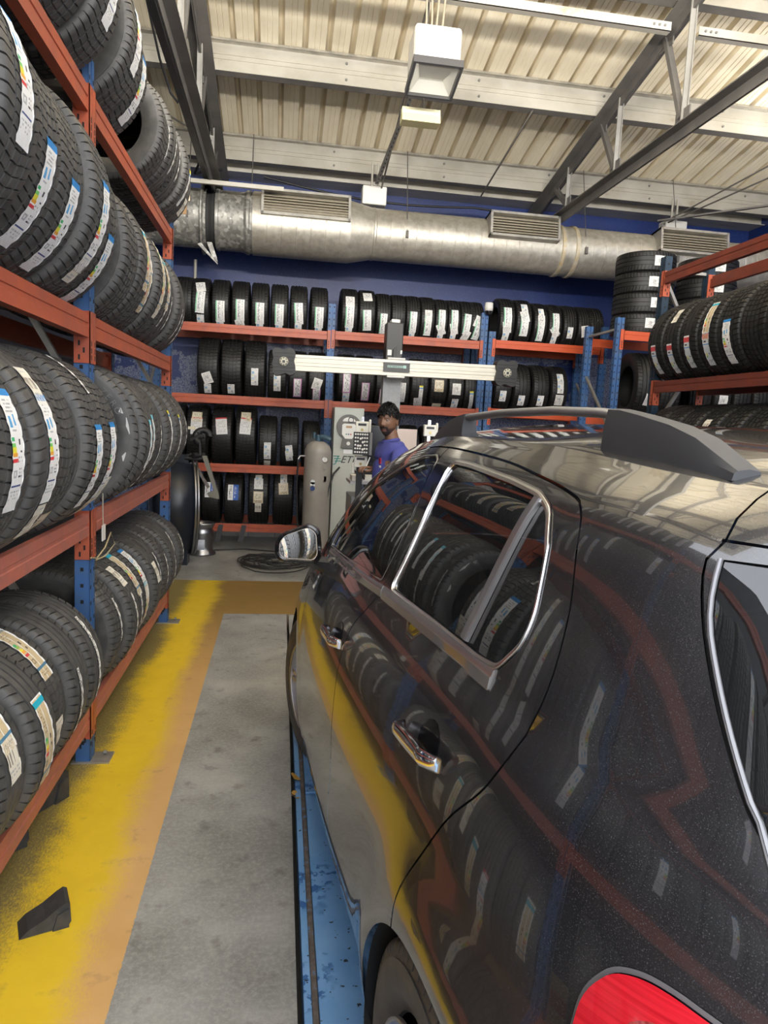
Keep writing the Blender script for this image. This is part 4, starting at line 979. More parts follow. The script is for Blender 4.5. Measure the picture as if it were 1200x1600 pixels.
reg[(cu_ > .3) & (cu_ < 2.0) & (cz_ < .275)] = 'sill'
reg[cu_ < tu] = 'tailgate'
reg[(cu_ < tu) & (cz_ > 1.51)] = 'spoiler'
reg[(cz_ < .585) & (cu_ < -.33)] = 'bumper'
reg[doors & (cu_ < bx_)] = 'rdoor'; reg[doors & (cu_ >= bx_)] = 'fdoor'
reg[in_f] = 'fglass'; reg[in_r] = 'rglass'; reg[in_t] = 'tglass'; reg[in_l] = 'lamp'
reg[frame_r] = 'rframe'; reg[frame_f & doors] = 'fframe'
reg[frame_l] = 'lampseal'
lamp_i = rnd_poly([(-.40, .86), (-.41, .955), (-.445, .975), (-.50, .972), (-.60, .945), (-.70, .90), (-.78, .86), (-.70, .815), (-.50, .80), (-.43, .815)], .03)
reg[inpoly(cu_, cz_, lamp_i) & (reg == 'lamp')] = 'lampin'
pillar = doors & (cz_ > 1.215) & (cz_ < 1.545) & (cu_ > .775) & (cu_ < .91) & ~in_f & ~in_r & ~frame_r & ~frame_f
reg[pillar] = 'pillar'
reg[gap & ~in_t] = 'gap'
reg[~alive] = ''
CAR_PSI = radians(5.5)
car = empty('car', (1.19, 1.13, 0), pi/2+CAR_PSI, 'black compact crossover car with roof rails parked on the blue platform', 'car')
PAINT = mat('black_car_paint', (.012, .012, .013), .22, 0, Coat_Weight=1, Coat_Roughness=.035)
bs(PAINT).inputs['Specular IOR Level'].default_value = .6
bs(PAINT).inputs['Coat IOR'].default_value = 1.62
n = noise(PAINT, 620, 2, rough=.5); n3 = noise(PAINT, 3, 6)
c = ramp(PAINT, n.outputs['Fac'], [(.50, (.013, .013, .015)), (.64, (.030, .030, .033)), (.78, (.09, .09, .095))])
c = mixc(PAINT, mth(PAINT, 'MULTIPLY', ramp(PAINT, n3.outputs['Fac'], [(.35, (0, 0, 0)), (.75, (1, 1, 1))]), .10), c, (.18, .175, .165))
PAINT.node_tree.links.new(c, bs(PAINT).inputs['Base Color'])
GLASS = D.materials.new('tinted_glass'); GLASS.use_nodes = True
nt = GLASS.node_tree; b_ = bs(GLASS); b_.inputs['Base Color'].default_value = (.015, .016, .017, 1); b_.inputs['Roughness'].default_value = .02; b_.inputs['Coat Weight'].default_value = 1; b_.inputs['Coat IOR'].default_value = 1.7; b_.inputs['Coat Roughness'].default_value = .01
tr = nt.nodes.new('ShaderNodeBsdfTransparent'); tr.inputs[0].default_value = (.42, .44, .44, 1); mx = nt.nodes.new('ShaderNodeMixShader'); mx.inputs[0].default_value = .72
nt.links.new(tr.outputs[0], mx.inputs[1]); nt.links.new(b_.outputs[0], mx.inputs[2]); nt.links.new(mx.outputs[0], nt.nodes['Material Output'].inputs[0])
TRIMK = mat('gloss_black_trim', (.008, .008, .009), .12, 0, Coat_Weight=.8)
SEAL = mat('rubber_seal', (.006, .006, .006), .7)
REDL = mat('red_lamp_lens', (.62, .008, .02), .12, 0, Coat_Weight=1, Subsurface_Weight=0)
n = noise(REDL, 3, 3, stretch=(1, 1, 60)); REDL.node_tree.links.new(ramp(REDL, n.outputs['Fac'], [(.35, (.55, .008, .018)), (.6, (.75, .02, .035))]), bs(REDL).inputs['Base Color'])
def panel(keys, name, m, off=0.0, thick=0, lab=None, par=None):
    out = []
    sel = np.isin(reg, keys); f = SF[sel]
    idx, inv = np.unique(f, return_inverse=True); f = inv.reshape(-1, 3)
    P, N = CP(SV[idx, 0], SV[idx, 1], off)
    for sgn in (1, -1):
        v = P*[1, sgn, 1]; nn = N*[1, sgn, 1]
        tri = f.copy()
        a, b, c = v[tri[:, 0]], v[tri[:, 1]], v[tri[:, 2]]
        fl = np.einsum('ij,ij->i', np.cross(b-a, c-a), nn[tri[:, 0]]) < 0
        tri[fl] = tri[fl][:, ::-1]
        me = D.meshes.new(name); me.from_pydata(v.tolist(), [], tri.tolist()); me.materials.append(m)
        me.polygons.foreach_set('use_smooth', [True]*len(tri)); me.update()
        me.normals_split_custom_set_from_vertices([tuple(q) for q in nn])
        o = D.objects.new(name, me); link(o, par[0 if sgn > 0 else 1] if par else car)
        if lab: o['label'] = lab
        out.append(o)
    return out
RD = panel(['rdoor'], 'rear_door', PAINT); FD = panel(['fdoor'], 'front_door', PAINT)
panel(['quarter'], 'rear_quarter_panel', PAINT); panel(['fender'], 'front_fender', PAINT); panel(['sill'], 'sill', PAINT)
panel(['spoiler'], 'spoiler', PAINT); TG_ = panel(['tailgate'], 'tailgate', PAINT); panel(['bumper'], 'rear_bumper', PAINT)
panel(['fglass'], 'window', GLASS, -.004, par=FD); panel(['rglass'], 'window', GLASS, -.004, par=RD); panel(['tglass'], 'rear_window', GLASS, -.004, par=TG_)
panel(['rframe'], 'chrome_frame', mat('satin_chrome', (.86, .86, .87), .24, 1), .003, par=RD, lab='bright chrome window surround'); panel(['fframe'], 'window_frame', TRIMK, .001, par=FD); panel(['pillar'], 'pillar_trim', TRIMK, .001, par=RD)
panel(['gap'], 'panel_gap', SEAL, -.009)
LMP = panel(['lamp'], 'tail_lamp', REDL, .008, lab='bright red wraparound tail lamp'); INL = mat('inner_lamp_lens', (.52, .05, .045), .15, 0, Coat_Weight=1)
n = noise(INL, 5, 3, stretch=(1, 30, 1)); INL.node_tree.links.new(ramp(INL, n.outputs['Fac'], [(.4, (.42, .03, .03)), (.62, (.72, .14, .12))]), bs(INL).inputs['Base Color'])
panel(['lampin'], 'inner_lens', INL, .004, par=LMP, lab='paler red inner lens'); panel(['lampseal'], 'lamp_rim', mat('lamp_rim', (.35, .35, .36), .2, .6), .002, par=LMP)
SCH = D.materials['satin_chrome']
def strip(pl, wd, lift, m, name, par=None, hts=None):
    """raised moulding following an outline on the body side"""
    pl = np.asarray(pl); t = np.gradient(pl, axis=0); t /= np.linalg.norm(t, axis=1, keepdims=True); nr = np.stack([-t[:, 1], t[:, 0]], 1)
    prof = [(-.5, -.003), (-.5, .5), (-.40, .8), (.05, 1.), (.12, .72), (.38, .72), (.5, .4), (.5, -.003)]
    cols = []
    for a, b in prof:
        q = pl+nr*a*wd; P, N = CP(q[:, 0], q[:, 1]); cols.append(P+N*(b*lift if b > 0 else -.003))
    cols = np.array(cols)
    for k, sg in enumerate((1, -1)):
        v = (cols*[1, sg, 1]).reshape(-1, 3); n = len(pl); m_ = len(prof)
        mb = MB().add(v.tolist(), [(i*n+j, i*n+j+1, (i+1)*n+j+1, (i+1)*n+j) for i in range(m_-1) for j in range(n-1)]+[tuple(i*n for i in range(m_)), tuple(i*n+n-1 for i in range(m_))], 0, True)
        mb.obj(name, m, par[k] if par else car, sharp=35)
strip(dens([(.088, 1.213), (.25, 1.208), (.50, 1.197), (.845, 1.181)], .03), .036, .0065, SCH, 'belt_moulding', RD)
strip(dens([(.855, 1.181), (1.10, 1.162), (1.344, 1.144), (1.62, 1.124), (1.86, 1.102)], .03), .032, .0065, SCH, 'belt_moulding', FD)
strip(dens([(.226, 1.520), (.238, 1.38), (.252, 1.236)], .03), .030, .010, mat('pillar_bar', (.42, .42, .43), .34, .9), 'window_divider', RD)
for pl_, w_, pr_, p0 in ((rwin, .0085, RD, 0), (fwin, .005, FD, 0)):
    q_ = wshape(pl_, -.006 if w_ > .007 else -.004); q_ = np.vstack([q_, q_[:2]]); strip(q_, w_, .005 if w_ > .007 else .002, SCH if w_ > .007 else D.materials['pillar_bar'], 'chrome_surround', pr_)
# chrome line along the quarter edge of tailgate glass
strip(offs(glass_t[:22], .006), .010, .005, mat('dull_trim', (.22, .22, .23), .3, .5), 'glass_trim', TG_)
# roof, windscreen, bonnet spanning between the rims
def loft(ulo, uhi, name, m, crown, nw=22, off=0.0):
    R_ = [p for p in RIMP if ulo-1e-6 <= p[0] <= uhi+1e-6]
    R_ = np.array([(ulo, np.interp(ulo, RIMP[:, 0], RIMP[:, 1]))]+[tuple(r) for r in R_ if ulo+.005 < r[0] < uhi-.005]+[(uhi, np.interp(uhi, RIMP[:, 0], RIMP[:, 1]))])
    P, N = CP(R_[:, 0], R_[:, 1], 0.0)
    v = []; n = len(R_)
    for (s, wr, z) in P:
        for k in range(nw+1):
            f = -cos(pi*k/nw)  # denser near edges
            x = 1-f*f; cr = crown(s)*(wr/.56)**2
            v.append((s-(.10*x if s > CFR-.01 else 0)+ (0.05*x*max(0, (s-1.5)/1.0) if s < 2.6 else 0), wr*f, z+cr*(x**.85 if crown(s) > 0 else x)+off))
    f = [(i*(nw+1)+k, i*(nw+1)+k+1, (i+1)*(nw+1)+k+1, (i+1)*(nw+1)+k) for i in range(n-1) for k in range(nw)]
    return MB().add(v, f, 0, True).obj(name, m, car)
loft(UEND, 1.42, 'roof', PAINT, lambda s: .062)
loft(1.43, 2.40, 'windscreen', GLASS, lambda s: .055)
loft(2.41, 3.0, 'bonnet', PAINT, lambda s: .05)
# nose: closes the front
P, N = CP(np.full(20, CFR), np.linspace(.235, RIMP[-1][1], 20)); v = []; 
for (s, wq, z) in P:
    for k in range(17):
        f = -1+2*k/16; v.append((s+.16*(1-f*f)-.0, wq*f, z+(.05*(1-f*f) if z > .8 else 0)))
MB().add(v, [(i*17+k, i*17+k+1, (i+1)*17+k+1, (i+1)*17+k) for i in range(19) for k in range(16)], 0, True).obj('front_bumper', PAINT, car)
mb = MB()
for k in range(4): mb.box((3.13, -.28, .42+.06*k), (3.175, .28, .45+.06*k))
mb.obj('grille', CHROME, car)
# underbody and cabin floor
mb = MB(); mb.box((-.42, -.72, .22), (2.9, .72, .30)); mb.obj('underbody', SEAL, car)
for c in (0, CWB):
    for sg in (1, -1):
        mb = MB(); n = 24; wq = .835 if c == 0 else .76
        v = [(c+.400*cos(pi*k/n*1.16-.25), sg*y, .345+.400*sin(pi*k/n*1.16-.25)) for y in (.52, wq+.09) for k in range(n+1)]
        mb.add(v, [(k, k+1, n+2+k, n+1+k) for k in range(n)], 0, True); mb.add([(c, sg*.52, .335)]+v[:n+1], [(0, k+1, k+2) for k in range(n)]); mb.obj('wheel_arch_liner', SEAL, car)
# roof rails
RAILM = mat('rail_grey', (.36, .36, .37), .32, .6); FOOTM = mat('rail_foot_plastic', (.055, .058, .064), .5)
for sg in (1, -1):
    mb = MB(); pts = []
    st = [.20, .30, .5, .8, 1.05, 1.14]
    zz = [1.693, 1.700, 1.705, 1.700, 1.688, 1.675]
    n = 10; rings = []
    for s_, z_ in zip(st, zz):
        wq = .515-.02*((s_-.6))**2; rings.append([(s_, sg*(wq+.020*cos(a)), z_+.011*sin(a)-.008) for a in [2*pi*k/n for k in range(n)]])
    v = [p for r in rings for p in r]
    mb.add(v, [(i*n+k, i*n+(k+1) % n, (i+1)*n+(k+1) % n, (i+1)*n+k) for i in range(len(st)-1) for k in range(n)], 0, True)
    rail = mb.obj('roof_rail', RAILM, car)
    def foot(prof, nm, lb):
        # prof: (s, zlow, ztop, w half) sections
        sec = []
        for (s_, zl, zt_, hw_) in prof:
            wq = .515-.02*(s_-.6)**2
            sec.append([(s_, sg*(wq+hw_*1.25), zl), (s_, sg*(wq+hw_*1.12), zl+(zt_-zl)*.6), (s_, sg*(wq+hw_*.85), zt_-.003), (s_, sg*wq, zt_), (s_, sg*(wq-hw_*.85), zt_-.003), (s_, sg*(wq-hw_*1.1), zl)])
        v = [p for q in sec for p in q]; m_ = 6
        MB().add(v, [(i*m_+k, i*m_+(k+1) % m_, (i+1)*m_+(k+1) % m_, (i+1)*m_+k) for i in range(len(sec)-1) for k in range(m_)]+[tuple(range(m_)), tuple(range((len(sec)-1)*m_, len(sec)*m_))], 0, True).obj(nm, FOOTM, rail, sharp=22)
    foot([(-.115, 1.59, 1.608, .024), (-.07, 1.59, 1.630, .026), (-.02, 1.59, 1.654, .028), (.05, 1.59, 1.674, .028), (.14, 1.60, 1.690, .027), (.20, 1.61, 1.699, .026), (.245, 1.61, 1.701, .024)], 'rail_foot', 'dark grey plastic rail end')
    foot([(1.06, 1.60, 1.692, .022), (1.12, 1.60, 1.686, .024), (1.22, 1.59, 1.668, .024), (1.33, 1.58, 1.636, .022), (1.42, 1.57, 1.598, .018)], 'rail_foot', 'dark grey plastic rail end')
mb = MB(); mb.tube([(-.12, 0, 1.648), (-.05, 0, 1.665), (.14, 0, 1.688), (.30, .0, 1.705)][::-1], [.002, .003, .004, .010], 8); mb.box((-.17, -.02, 1.635), (-.08, .02, 1.655)); mb.obj('antenna', BLACKPL, car)
# door handles
def handle(u0, u1, z0, z1, par):
    for k, sg in enumerate((1, -1)):
        um = (u0+u1)/2; zm = (z0+z1)/2
        # cup
        nn = 14; vv = []; F_ = []
        for r_, d_ in ((1, .0012), (.85, -.004), (.5, -.016), (0.02, -.021)):
            a = np.linspace(0, 2*pi, nn, endpoint=False); P, N = CP(um-.015+.052*r_*np.cos(a), zm+.012+.043*r_*np.sin(a)); P = P+N*max(d_, .0012) if d_ > 0 else P+N*.0014
            vv += (P*[1, sg, 1]).tolist()
        MB().add(vv, [(i*nn+j, i*nn+(j+1) % nn, (i+1)*nn+(j+1) % nn, (i+1)*nn+j) for i in range(3) for j in range(nn)], 0, True).obj('handle_cup', mat('cup_black', (.004, .004, .005), .08) if 'cup_black' not in D.materials else D.materials['cup_black'], par[k])
        N_ = 16; ts = np.linspace(0, 1, N_); uu = u0+(u1-u0)*ts; zz = z0+(z1-z0)*ts
        P, N = CP(uu, zz); lift = .030*np.minimum(1, np.sin(pi*np.clip(ts*.94+.03, 0, 1))*2.2)+.004
        hz = .0155+.004*np.sin(pi*ts); prof = [(0, 1.0), (.6, .8), (1, .2), (1, -.4), (.7, -.7), (-.7, -.7), (-1, -.4), (-1, .2), (-.6, .8)]
        rows = []
        for a, b in prof: rows.append((P+N*(lift+.010*b)[:, None]+np.array([0, 0, 1])*(a*hz)[:, None])*[1, sg, 1])
        rows = np.array(rows); m_ = len(prof); v = rows.reshape(-1, 3).tolist()
        MB().add(v, [(i*N_+j, ((i+1) % m_)*N_+j, ((i+1) % m_)*N_+j+1, i*N_+j+1) for i in range(m_) for j in range(N_-1)]+[tuple(i*N_ for i in range(m_)), tuple(i*N_+N_-1 for i in range(m_))], 0, True).obj('door_handle', CHROME, par[k], sharp=50)
handle(.125, .335, 1.040, 1.022, RD); handle(1.02, 1.22, .975, .960, FD)
# wheels
ALLOY = mat('alloy', (.45, .45, .47), .28, .9)
def wheel(s_, sg, outer, steer=0):
    e = empty('wheel', (s_, sg*outer, .350)); e.parent = car; e.rotation_euler = (0, 0, steer)
    # tyre: axis along local y
    me = tyre_mesh('road'); t = D.objects.new('tyre_rubber', me); link(t, e); t.location = (0, -sg*.11, 0); t.scale = (1.055, .97, 1.055)
    M = Matrix.Rotation(-pi/2 if sg > 0 else pi/2, 4, 'X')
    mb = MB(); mb.lathe([(.206, .0), (.214, .003), (.214, -.008), (.198, -.02), (.190, -.09), (.205, -.2)], 48, 0, M); mb.obj('rim', ALLOY, e)
    for k in range(5):
        mb = MB(); a = 2*pi*k/5
        for d in (-.11, .11):
            mb.add([(.03*cos(a+d*4), .03*sin(a+d*4), -.012), (.03*cos(a-d), .03*sin(a-d), -.012), (.20*cos(a+d-.05), .20*sin(a+d-.05), -.008), (.20*cos(a+d+.05), .20*sin(a+d+.05), -.008), (.03*cos(a+d*4), .03*sin(a+d*4), -.04), (.03*cos(a-d), .03*sin(a-d), -.04), (.19*cos(a+d-.05), .19*sin(a+d-.05), -.04), (.19*cos(a+d+.05), .19*sin(a+d+.05), -.04)], [(0, 1, 2, 3), (4, 7, 6, 5), (0, 3, 7, 4), (1, 5, 6, 2), (2, 6, 7, 3)], 0, False, M)
        mb.obj('spoke', ALLOY, e)
    mb = MB(); mb.lathe([(0, -.004), (.03, -.006), (.05, -.014), (.05, -.05)], 24, 0, M); mb.obj('hub_cap', ALLOY, e)
    mb = MB(); mb.lathe([(0, -.075), (.15, -.075), (.15, -.085), (0, -.085)], 32, 0, M); mb.obj('brake_disc', STEEL, e)
    return e
for sg in (1, -1):
    wheel(.025, sg, .925); wheel(CWB, sg, .832, radians(10))
# mirrors: glass faces back (-s)
def mirror(sg):
    e = empty('door_mirror', (1.74, sg*.93, 1.165)); e.parent = car
    M = Matrix.Scale(sg, 4, (0, 1, 0)) @ Matrix.Rotation(radians(-14), 4, 'Z')
    out = rnd_poly([(-.075, -.05), (-.065, .045), (-.03, .07), (.075, .027), (.098, -.005), (.098, -.055), (.075, -.078), (-.06, -.078)], .02)  # (y outward, z)
    out = [(y, z) for y, z in out]
    n = len(out); v = []; prof = [(-.012, .86), (-.018, .95), (-.014, 1.06), (0.0, 1.10), (.03, 1.08), (.07, .92), (.10, .58), (.108, .1)]
    for x, k in prof: v += [(x, y*k, z*k) for y, z in out]
    f = [(i*n+j, i*n+(j+1) % n, (i+1)*n+(j+1) % n, (i+1)*n+j) for i in range(len(prof)-1) for j in range(n)]+[tuple(range((len(prof)-1)*n, len(prof)*n))]
    MB().add(v, f, 0, True, M).obj('mirror_housing', TRIMK, e, sharp=45)
    MB().add([(-.012, y*.87, z*.87) for y, z in out], [tuple(range(n))], 0, False, M).obj('mirror_glass', mat('mirror_glass', (.85, .88, .9), .01, 1) if 'mirror_glass' not in D.materials else D.materials['mirror_glass'], e)
    mb = MB(); nn = len(out)
    v = [(-.0165, y*.885, z*.885) for y, z in out]+[(-.0165, y*.855, z*.855) for y, z in out]
    mb.add(v, [(j, (j+1) % nn, nn+(j+1) % nn, nn+j) for j in range(nn)], 0, False, M); mb.obj('mirror_trim', SCH, e)
    mb = MB(); v = []
    for (x, y, z) in ((.0, -.03, -.075), (.06, -.03, -.07), (.0, .03, -.075), (.06, .03, -.07), (.08, -.16, -.10), (.19, -.16, -.09), (.08, -.16, -.17), (.19, -.16, -.155)): v.append((x, y, z))
    mb.add(v, [(0, 1, 3, 2), (4, 5, 7, 6), (0, 1, 5, 4), (2, 3, 7, 6), (0, 2, 6, 4), (1, 3, 7, 5)], 0, False, M); mb.obj('mirror_arm', PAINT, e)
    mb = MB(); mb.box((.02, .098, -.03), (.05, .106, -.015), 0, M); mb.obj('indicator', WHITEP, e)
mirror(1); mirror(-1)
# interior
SEATM = mat('seat_fabric', (.05, .05, .052), .8)
for x, y in ((1.15, .36), (1.15, -.36)):
    e = empty('front_seat', (x, y, .3)); e.parent = car
    MB().box((-.25, -.24, .12), (.28, .24, .28), 0, None, .05).obj('seat_cushion', SEATM, e)
    MB().box((-.09, -.23, 0), (.07, .23, .62), 0, Matrix.Translation((-.24, 0, .2)) @ Matrix.Rotation(radians(-14), 4, 'Y'), .05).obj('backrest', SEATM, e)
    MB().box((-.05, -.13, 0), (.05, .13, .17), 0, Matrix.Translation((-.41, 0, .84)), .04).obj('headrest', SEATM, e)
e = empty('rear_seat', (.25, 0, .3)); e.parent = car
MB().box((-.22, -.6, .15), (.3, .6, .30), 0, None, .05).obj('seat_cushion', SEATM, e)
MB().box((-.10, -.6, 0), (.06, .6, .58), 0, Matrix.Translation((-.2, 0, .22)) @ Matrix.Rotation(radians(-14), 4, 'Y'), .05).obj('backrest', SEATM, e)
MB().prism([(1.72, .55), (1.75, .98), (1.95, 1.03), (2.35, .97), (2.35, .55)], 'y', -.66, .66).obj('dashboard', SATIN, car)
mb = MB()
Ms = Matrix.Translation((1.58, .36, 1.02)) @ Matrix.Rotation(radians(-65), 4, 'Y')
ringp = [(.18*cos(a), .18*sin(a), 0) for a in [2*pi*k/28 for k in range(29)]]
mb.tube([Ms @ Vector(p) for p in ringp], .014, 8, caps=False); mb.add([tuple(Ms @ Vector(p)) for p in ((-.17, -.02, 0), (.17, -.02, 0), (.17, .02, 0), (-.17, .02, 0))], [(0, 1, 2, 3)])
mb.obj('steering_wheel', BLACKPL, car)

# ---------------------------------------------------------------- blue alignment platform
PLAT = worn('blue_platform_paint', (.17, .40, .78), (.22, .46, .82), 5, .3, .7, .4, bumpy=.0)
def plat_mat(m):
    n1 = noise(m, 26, 3, rough=.6); n2 = noise(m, 2.6, 4); n3 = noise(m, 6, 8)
    base = ramp(m, n3.outputs['Fac'], [(.3, (.15, .36, .70)), (.7, (.24, .47, .80))])
    d = mth(m, 'MULTIPLY', ramp(m, n1.outputs['Fac'], [(.52, (0, 0, 0)), (.56, (1, 1, 1))]), ramp(m, n2.outputs['Fac'], [(.54, (0, 0, 0)), (.60, (1, 1, 1))]))
    c = mixc(m, d, base, (.04, .15, .42))
    n4 = noise(m, 42, 2, rough=.5); c = mixc(m, ramp(m, n4.outputs['Fac'], [(.69, (0, 0, 0)), (.71, (1, 1, 1))]), c, (.02, .03, .05))
    m.node_tree.links.new(c, bs(m).inputs['Base Color'])
plat_mat(PLAT)
EDGE = mat('worn_steel_edge', (.16, .14, .13), .55, .3)
n = noise(EDGE, 30, 4); EDGE.node_tree.links.new(ramp(EDGE, n.outputs['Fac'], [(.4, (.13, .11, .10)), (.6, (.20, .18, .17)), (.66, (.12, .28, .55))]), bs(EDGE).inputs['Base Color'])
for x0, lb in ((.118, 'worn blue alignment platform under the near side wheels of the car'), (1.46, 'worn blue alignment platform under the far side wheels of the car')):
    e = empty('lift_platform', (x0, 0, -.1), 0, lb, 'platform', None)
    mb = MB(); mb.box((.042, -2.2, 0), (.62, 2.945, .1), 0, None, .003); mb.obj('deck_plate', PLAT, e)
    mb = MB(); mb.box((.042, 2.955, 0), (.62, 5.2, .104), 0, None, .003); mb.obj('deck_plate', PLAT, e)
    mb = MB(); mb.box((.0, -2.2, 0), (.022, 5.2, .088)); mb.obj('side_strip', PLAT, e)
    mb = MB(); mb.box((.022, -2.2, 0), (.040, 5.2, .107), 0, None, .003); mb.obj('edge_rail', EDGE, e)
    mb = MB(); mb.box((.62, -2.2, 0), (.635, 5.2, .107)); mb.obj('edge_rail', EDGE, e)
mb = MB(); mb.box((.77, -3, -.12), (1.44, 5.85, -.004)); struct(mb.obj('floor_infill', FL))
mb = MB(); mb.box((.118, 5.22, -.12), (.77, 5.85, -.004)); mb.box((1.44, 5.22, -.12), (2.12, 5.85, -.004)); struct(mb.obj('floor_ramp', FL))
LEAF = worn('dry_leaf', (.62, .36, .07), (.40, .20, .04), 30)
def leaf(loc, rz, sc, lb):
    v = []; n = 9
    for i in range(n):
        t = i/(n-1); wq = sin(pi*min(1, t*1.05))**.8*.4
        for k in (-1, -.5, 0, .5, 1): v.append((t-.5, k*wq, .25*abs(k)*wq+.12*sin(t*7+k*2)*wq+.3))
    v = [(x*sc, y*sc, z*sc) for x, y, z in v]
    o = MB().add(v, [(i*5+k, i*5+k+1, i*5+6+k, i*5+5+k) for i in range(n-1) for k in range(4)], 0, True).obj('leaf', LEAF); o.location = loc; o.rotation_euler = (.5, .3, rz); tag(o, lb, 'leaf', 'dry leaves in the floor gap')
leaf((.108, 3.08, -.01), 1.3, .07, 'yellow dry leaf caught in the gap beside the platform')
leaf((.108, 2.93, -.02), 1.8, .05, 'smaller brown dry leaf in the gap nearer the camera')
leaf((.110, 2.98, -.02), .4, .035, 'tiny dry leaf scrap between the two others in the gap')
# rubber chocks
CHK = worn('chock_rubber', (.035, .035, .037), (.06, .06, .06), 20, rough=.65)
def chock(loc, rz, lb, sc=1):
    e = empty('wheel_chock', loc, rz, lb, 'chock', 'rubber chocks')
    pr = [(-.075, 0), (.065, 0), (.075, .015), (.072, .075), (.060, .082), (.04, .072), (0, .045), (-.05, .022)]
    mb = MB(); mb.prism([(a*sc, b*sc) for a, b in pr], 'y', -.045*sc, .045*sc); mb.obj('body', CHK, e)
    mb = MB(); mb.prism([(.02*sc, 0), (.068*sc, 0), (.066*sc, .062*sc), (.035*sc, .05*sc)], 'y', -.052*sc, -.045*sc); mb.obj('rib', CHK, e)
chock((-.70, 2.20, 0), radians(22), 'black rubber wheel chock lying on the yellow floor paint')
chock((-.96, 2.93, 0), radians(60), 'black rubber chock under the rack just behind the near post', 1.5)
chock((-1.02, 2.62, 0), radians(40), 'black rubber chock under the rack nearer the camera', 1.5)

# ---------------------------------------------------------------- cable coil, wheel guard, rim
pts = []
rd = random.Random(11)
for k in range(230):
    a = k*.33; rr = .22+.10*sin(k*.11)+.03*sin(k*.7); pts.append((-.02+rr*1.25*cos(a)+.10*sin(k*.05), 7.92+rr*sin(a)*1.3+.14*sin(k*.037), .014+.012*(k % 9 == 0)+.0001*k))
mb = MB(); mb.tube(pts, .0065, 6); o = mb.obj('cable_coil', mat('cable_black', (.03, .03, .03), .5)); tag(o, 'black cable lying in loose loops on the grey floor', 'cable')
mb = MB(); mb.tube([(-.85, 8.6, .01), (-.4, 8.75, .01), (.0, 8.62, .01), (.25, 8.5, .01), (.45, 8.2, .012)], .008, 6); tag(mb.obj('floor_cable', D.materials['cable_black']), 'thin cable running straight along the floor before the back rack', 'cable')
e = empty('wheel_guard', (-1.04, 8.02, .64), radians(13), 'large dark round wheel guard with a steel rim beside the left rack end', 'machine')
gd = mat('guard_dark', (.012, .016, .026), .32); MX2 = Matrix.Rotation(pi/2, 4, 'Y')
mb = MB(); mb.lathe([(0, -.34), (.50, -.34), (.545, -.30), (.55, -.1), (.545, .06), (.53, .06), (.53, -.28), (0, -.30)], 56, 0, MX2); mb.obj('drum', gd, e)
for x in (.07, .10): mb = MB(); mb.lathe([(.535, x-.012), (.56, x-.012), (.565, x), (.56, x+.012), (.535, x+.012)], 56, 0, MX2); mb.obj('steel_band', STEEL, e)
mb = MB(); mb.box((-.3, -.18, -.64), (-.02, .18, -.30)); mb.obj('base', SATIN, e)
e = empty('tyre_changer_arm', (-.84, 7.75, 0), 0, 'grey lever arm with black tool head above the wheel guard', 'machine')
ARM = mat('arm_grey', (.20, .19, .16), .5, .3)
mb = MB(); mb.prism([(.02, 1.20), (.07, 1.20), (.20, .80), (.21, .74), (.10, .76), (.08, .80), (.15, .83)], 'y', -.03, .03); mb.obj('lever', ARM, e)
mb = MB(); mb.bar((-.06, 0, 1.12), (.09, 0, .86), .03, .03); mb.bar((-.10, .02, 1.12), (-.02, .02, .93), .02, .02); mb.obj('link', EDGE, e)
mb = MB(); mb.cyl((-.07, -.05, 1.20), (.03, .05, 1.20), .03, 12); mb.tube([(-.16, 0, 1.17), (-.05, 0, 1.16), (.08, 0, 1.18)], .02, 8); mb.obj('pivot', BLACKPL, e)
mb = MB(); mb.lathe([(.05, -.03), (.10, -.02), (.11, 0), (.10, .02), (.05, .03), (.05, -.03)], 20, 0, Matrix.Translation((.02, 0, 1.40)) @ Matrix.Rotation(radians(70), 4, 'X'), a1=pi*1.4); mb.cyl((-.10, 0, 1.36), (.02, 0, 1.42), .035, 10); mb.cyl((.0, 0, 1.2), (-.02, 0, 1.45), .022, 10); mb.obj('tool_head', BLACKPL, e)
mb = MB(); mb.box((-.13, -.02, 1.475), (-.06, .02, 1.505)); mb.obj('handle_grip', mat('cream_plastic', (.75, .70, .52), .4), e)
mb = MB(); mb.box((-.28, .0, 0), (-.12, .2, 1.20)); mb.obj('stand', gd, e)
e = empty('alloy_rim', (-.88, 8.42, 0), 0, 'loose silver wheel rim standing on the floor behind the round machine guard', 'rim')
mb = MB(); mb.lathe([(.14, .0), (.165, .004), (.165, .02), (.135, .05), (.125, .10), (.13, .20), (.14, .25), (.14, .28), (.125, .30), (.13, .33), (.155, .365), (.155, .38), (.13, .38), (.11, .33), (.11, .05)], 40); mb.obj('barrel', STEEL, e)
mb = MB(); mb.lathe([(.128, .07), (.131, .07), (.131, .19), (.128, .19)], 12, 0, None, True, -2.2, -1.2); mb.obj('paper_label', mat('paper', (.62, .66, .74), .7), e)
bpy.context.view_layer.update()
for ch in list(D.objects['tyre_changer_arm'].children):
    mw = ch.matrix_world.copy(); ch.parent = D.objects['wheel_guard']; ch.matrix_parent_inverse = Matrix(); ch.matrix_local = D.objects['wheel_guard'].matrix_world.inverted() @ mw
D.objects.remove(D.objects['tyre_changer_arm'])
D.objects['wheel_guard'].name = 'tyre_changer'; D.objects['tyre_changer']['label'] = 'dark round machine guard with steel rim, tool arm on top, beside left rack end'
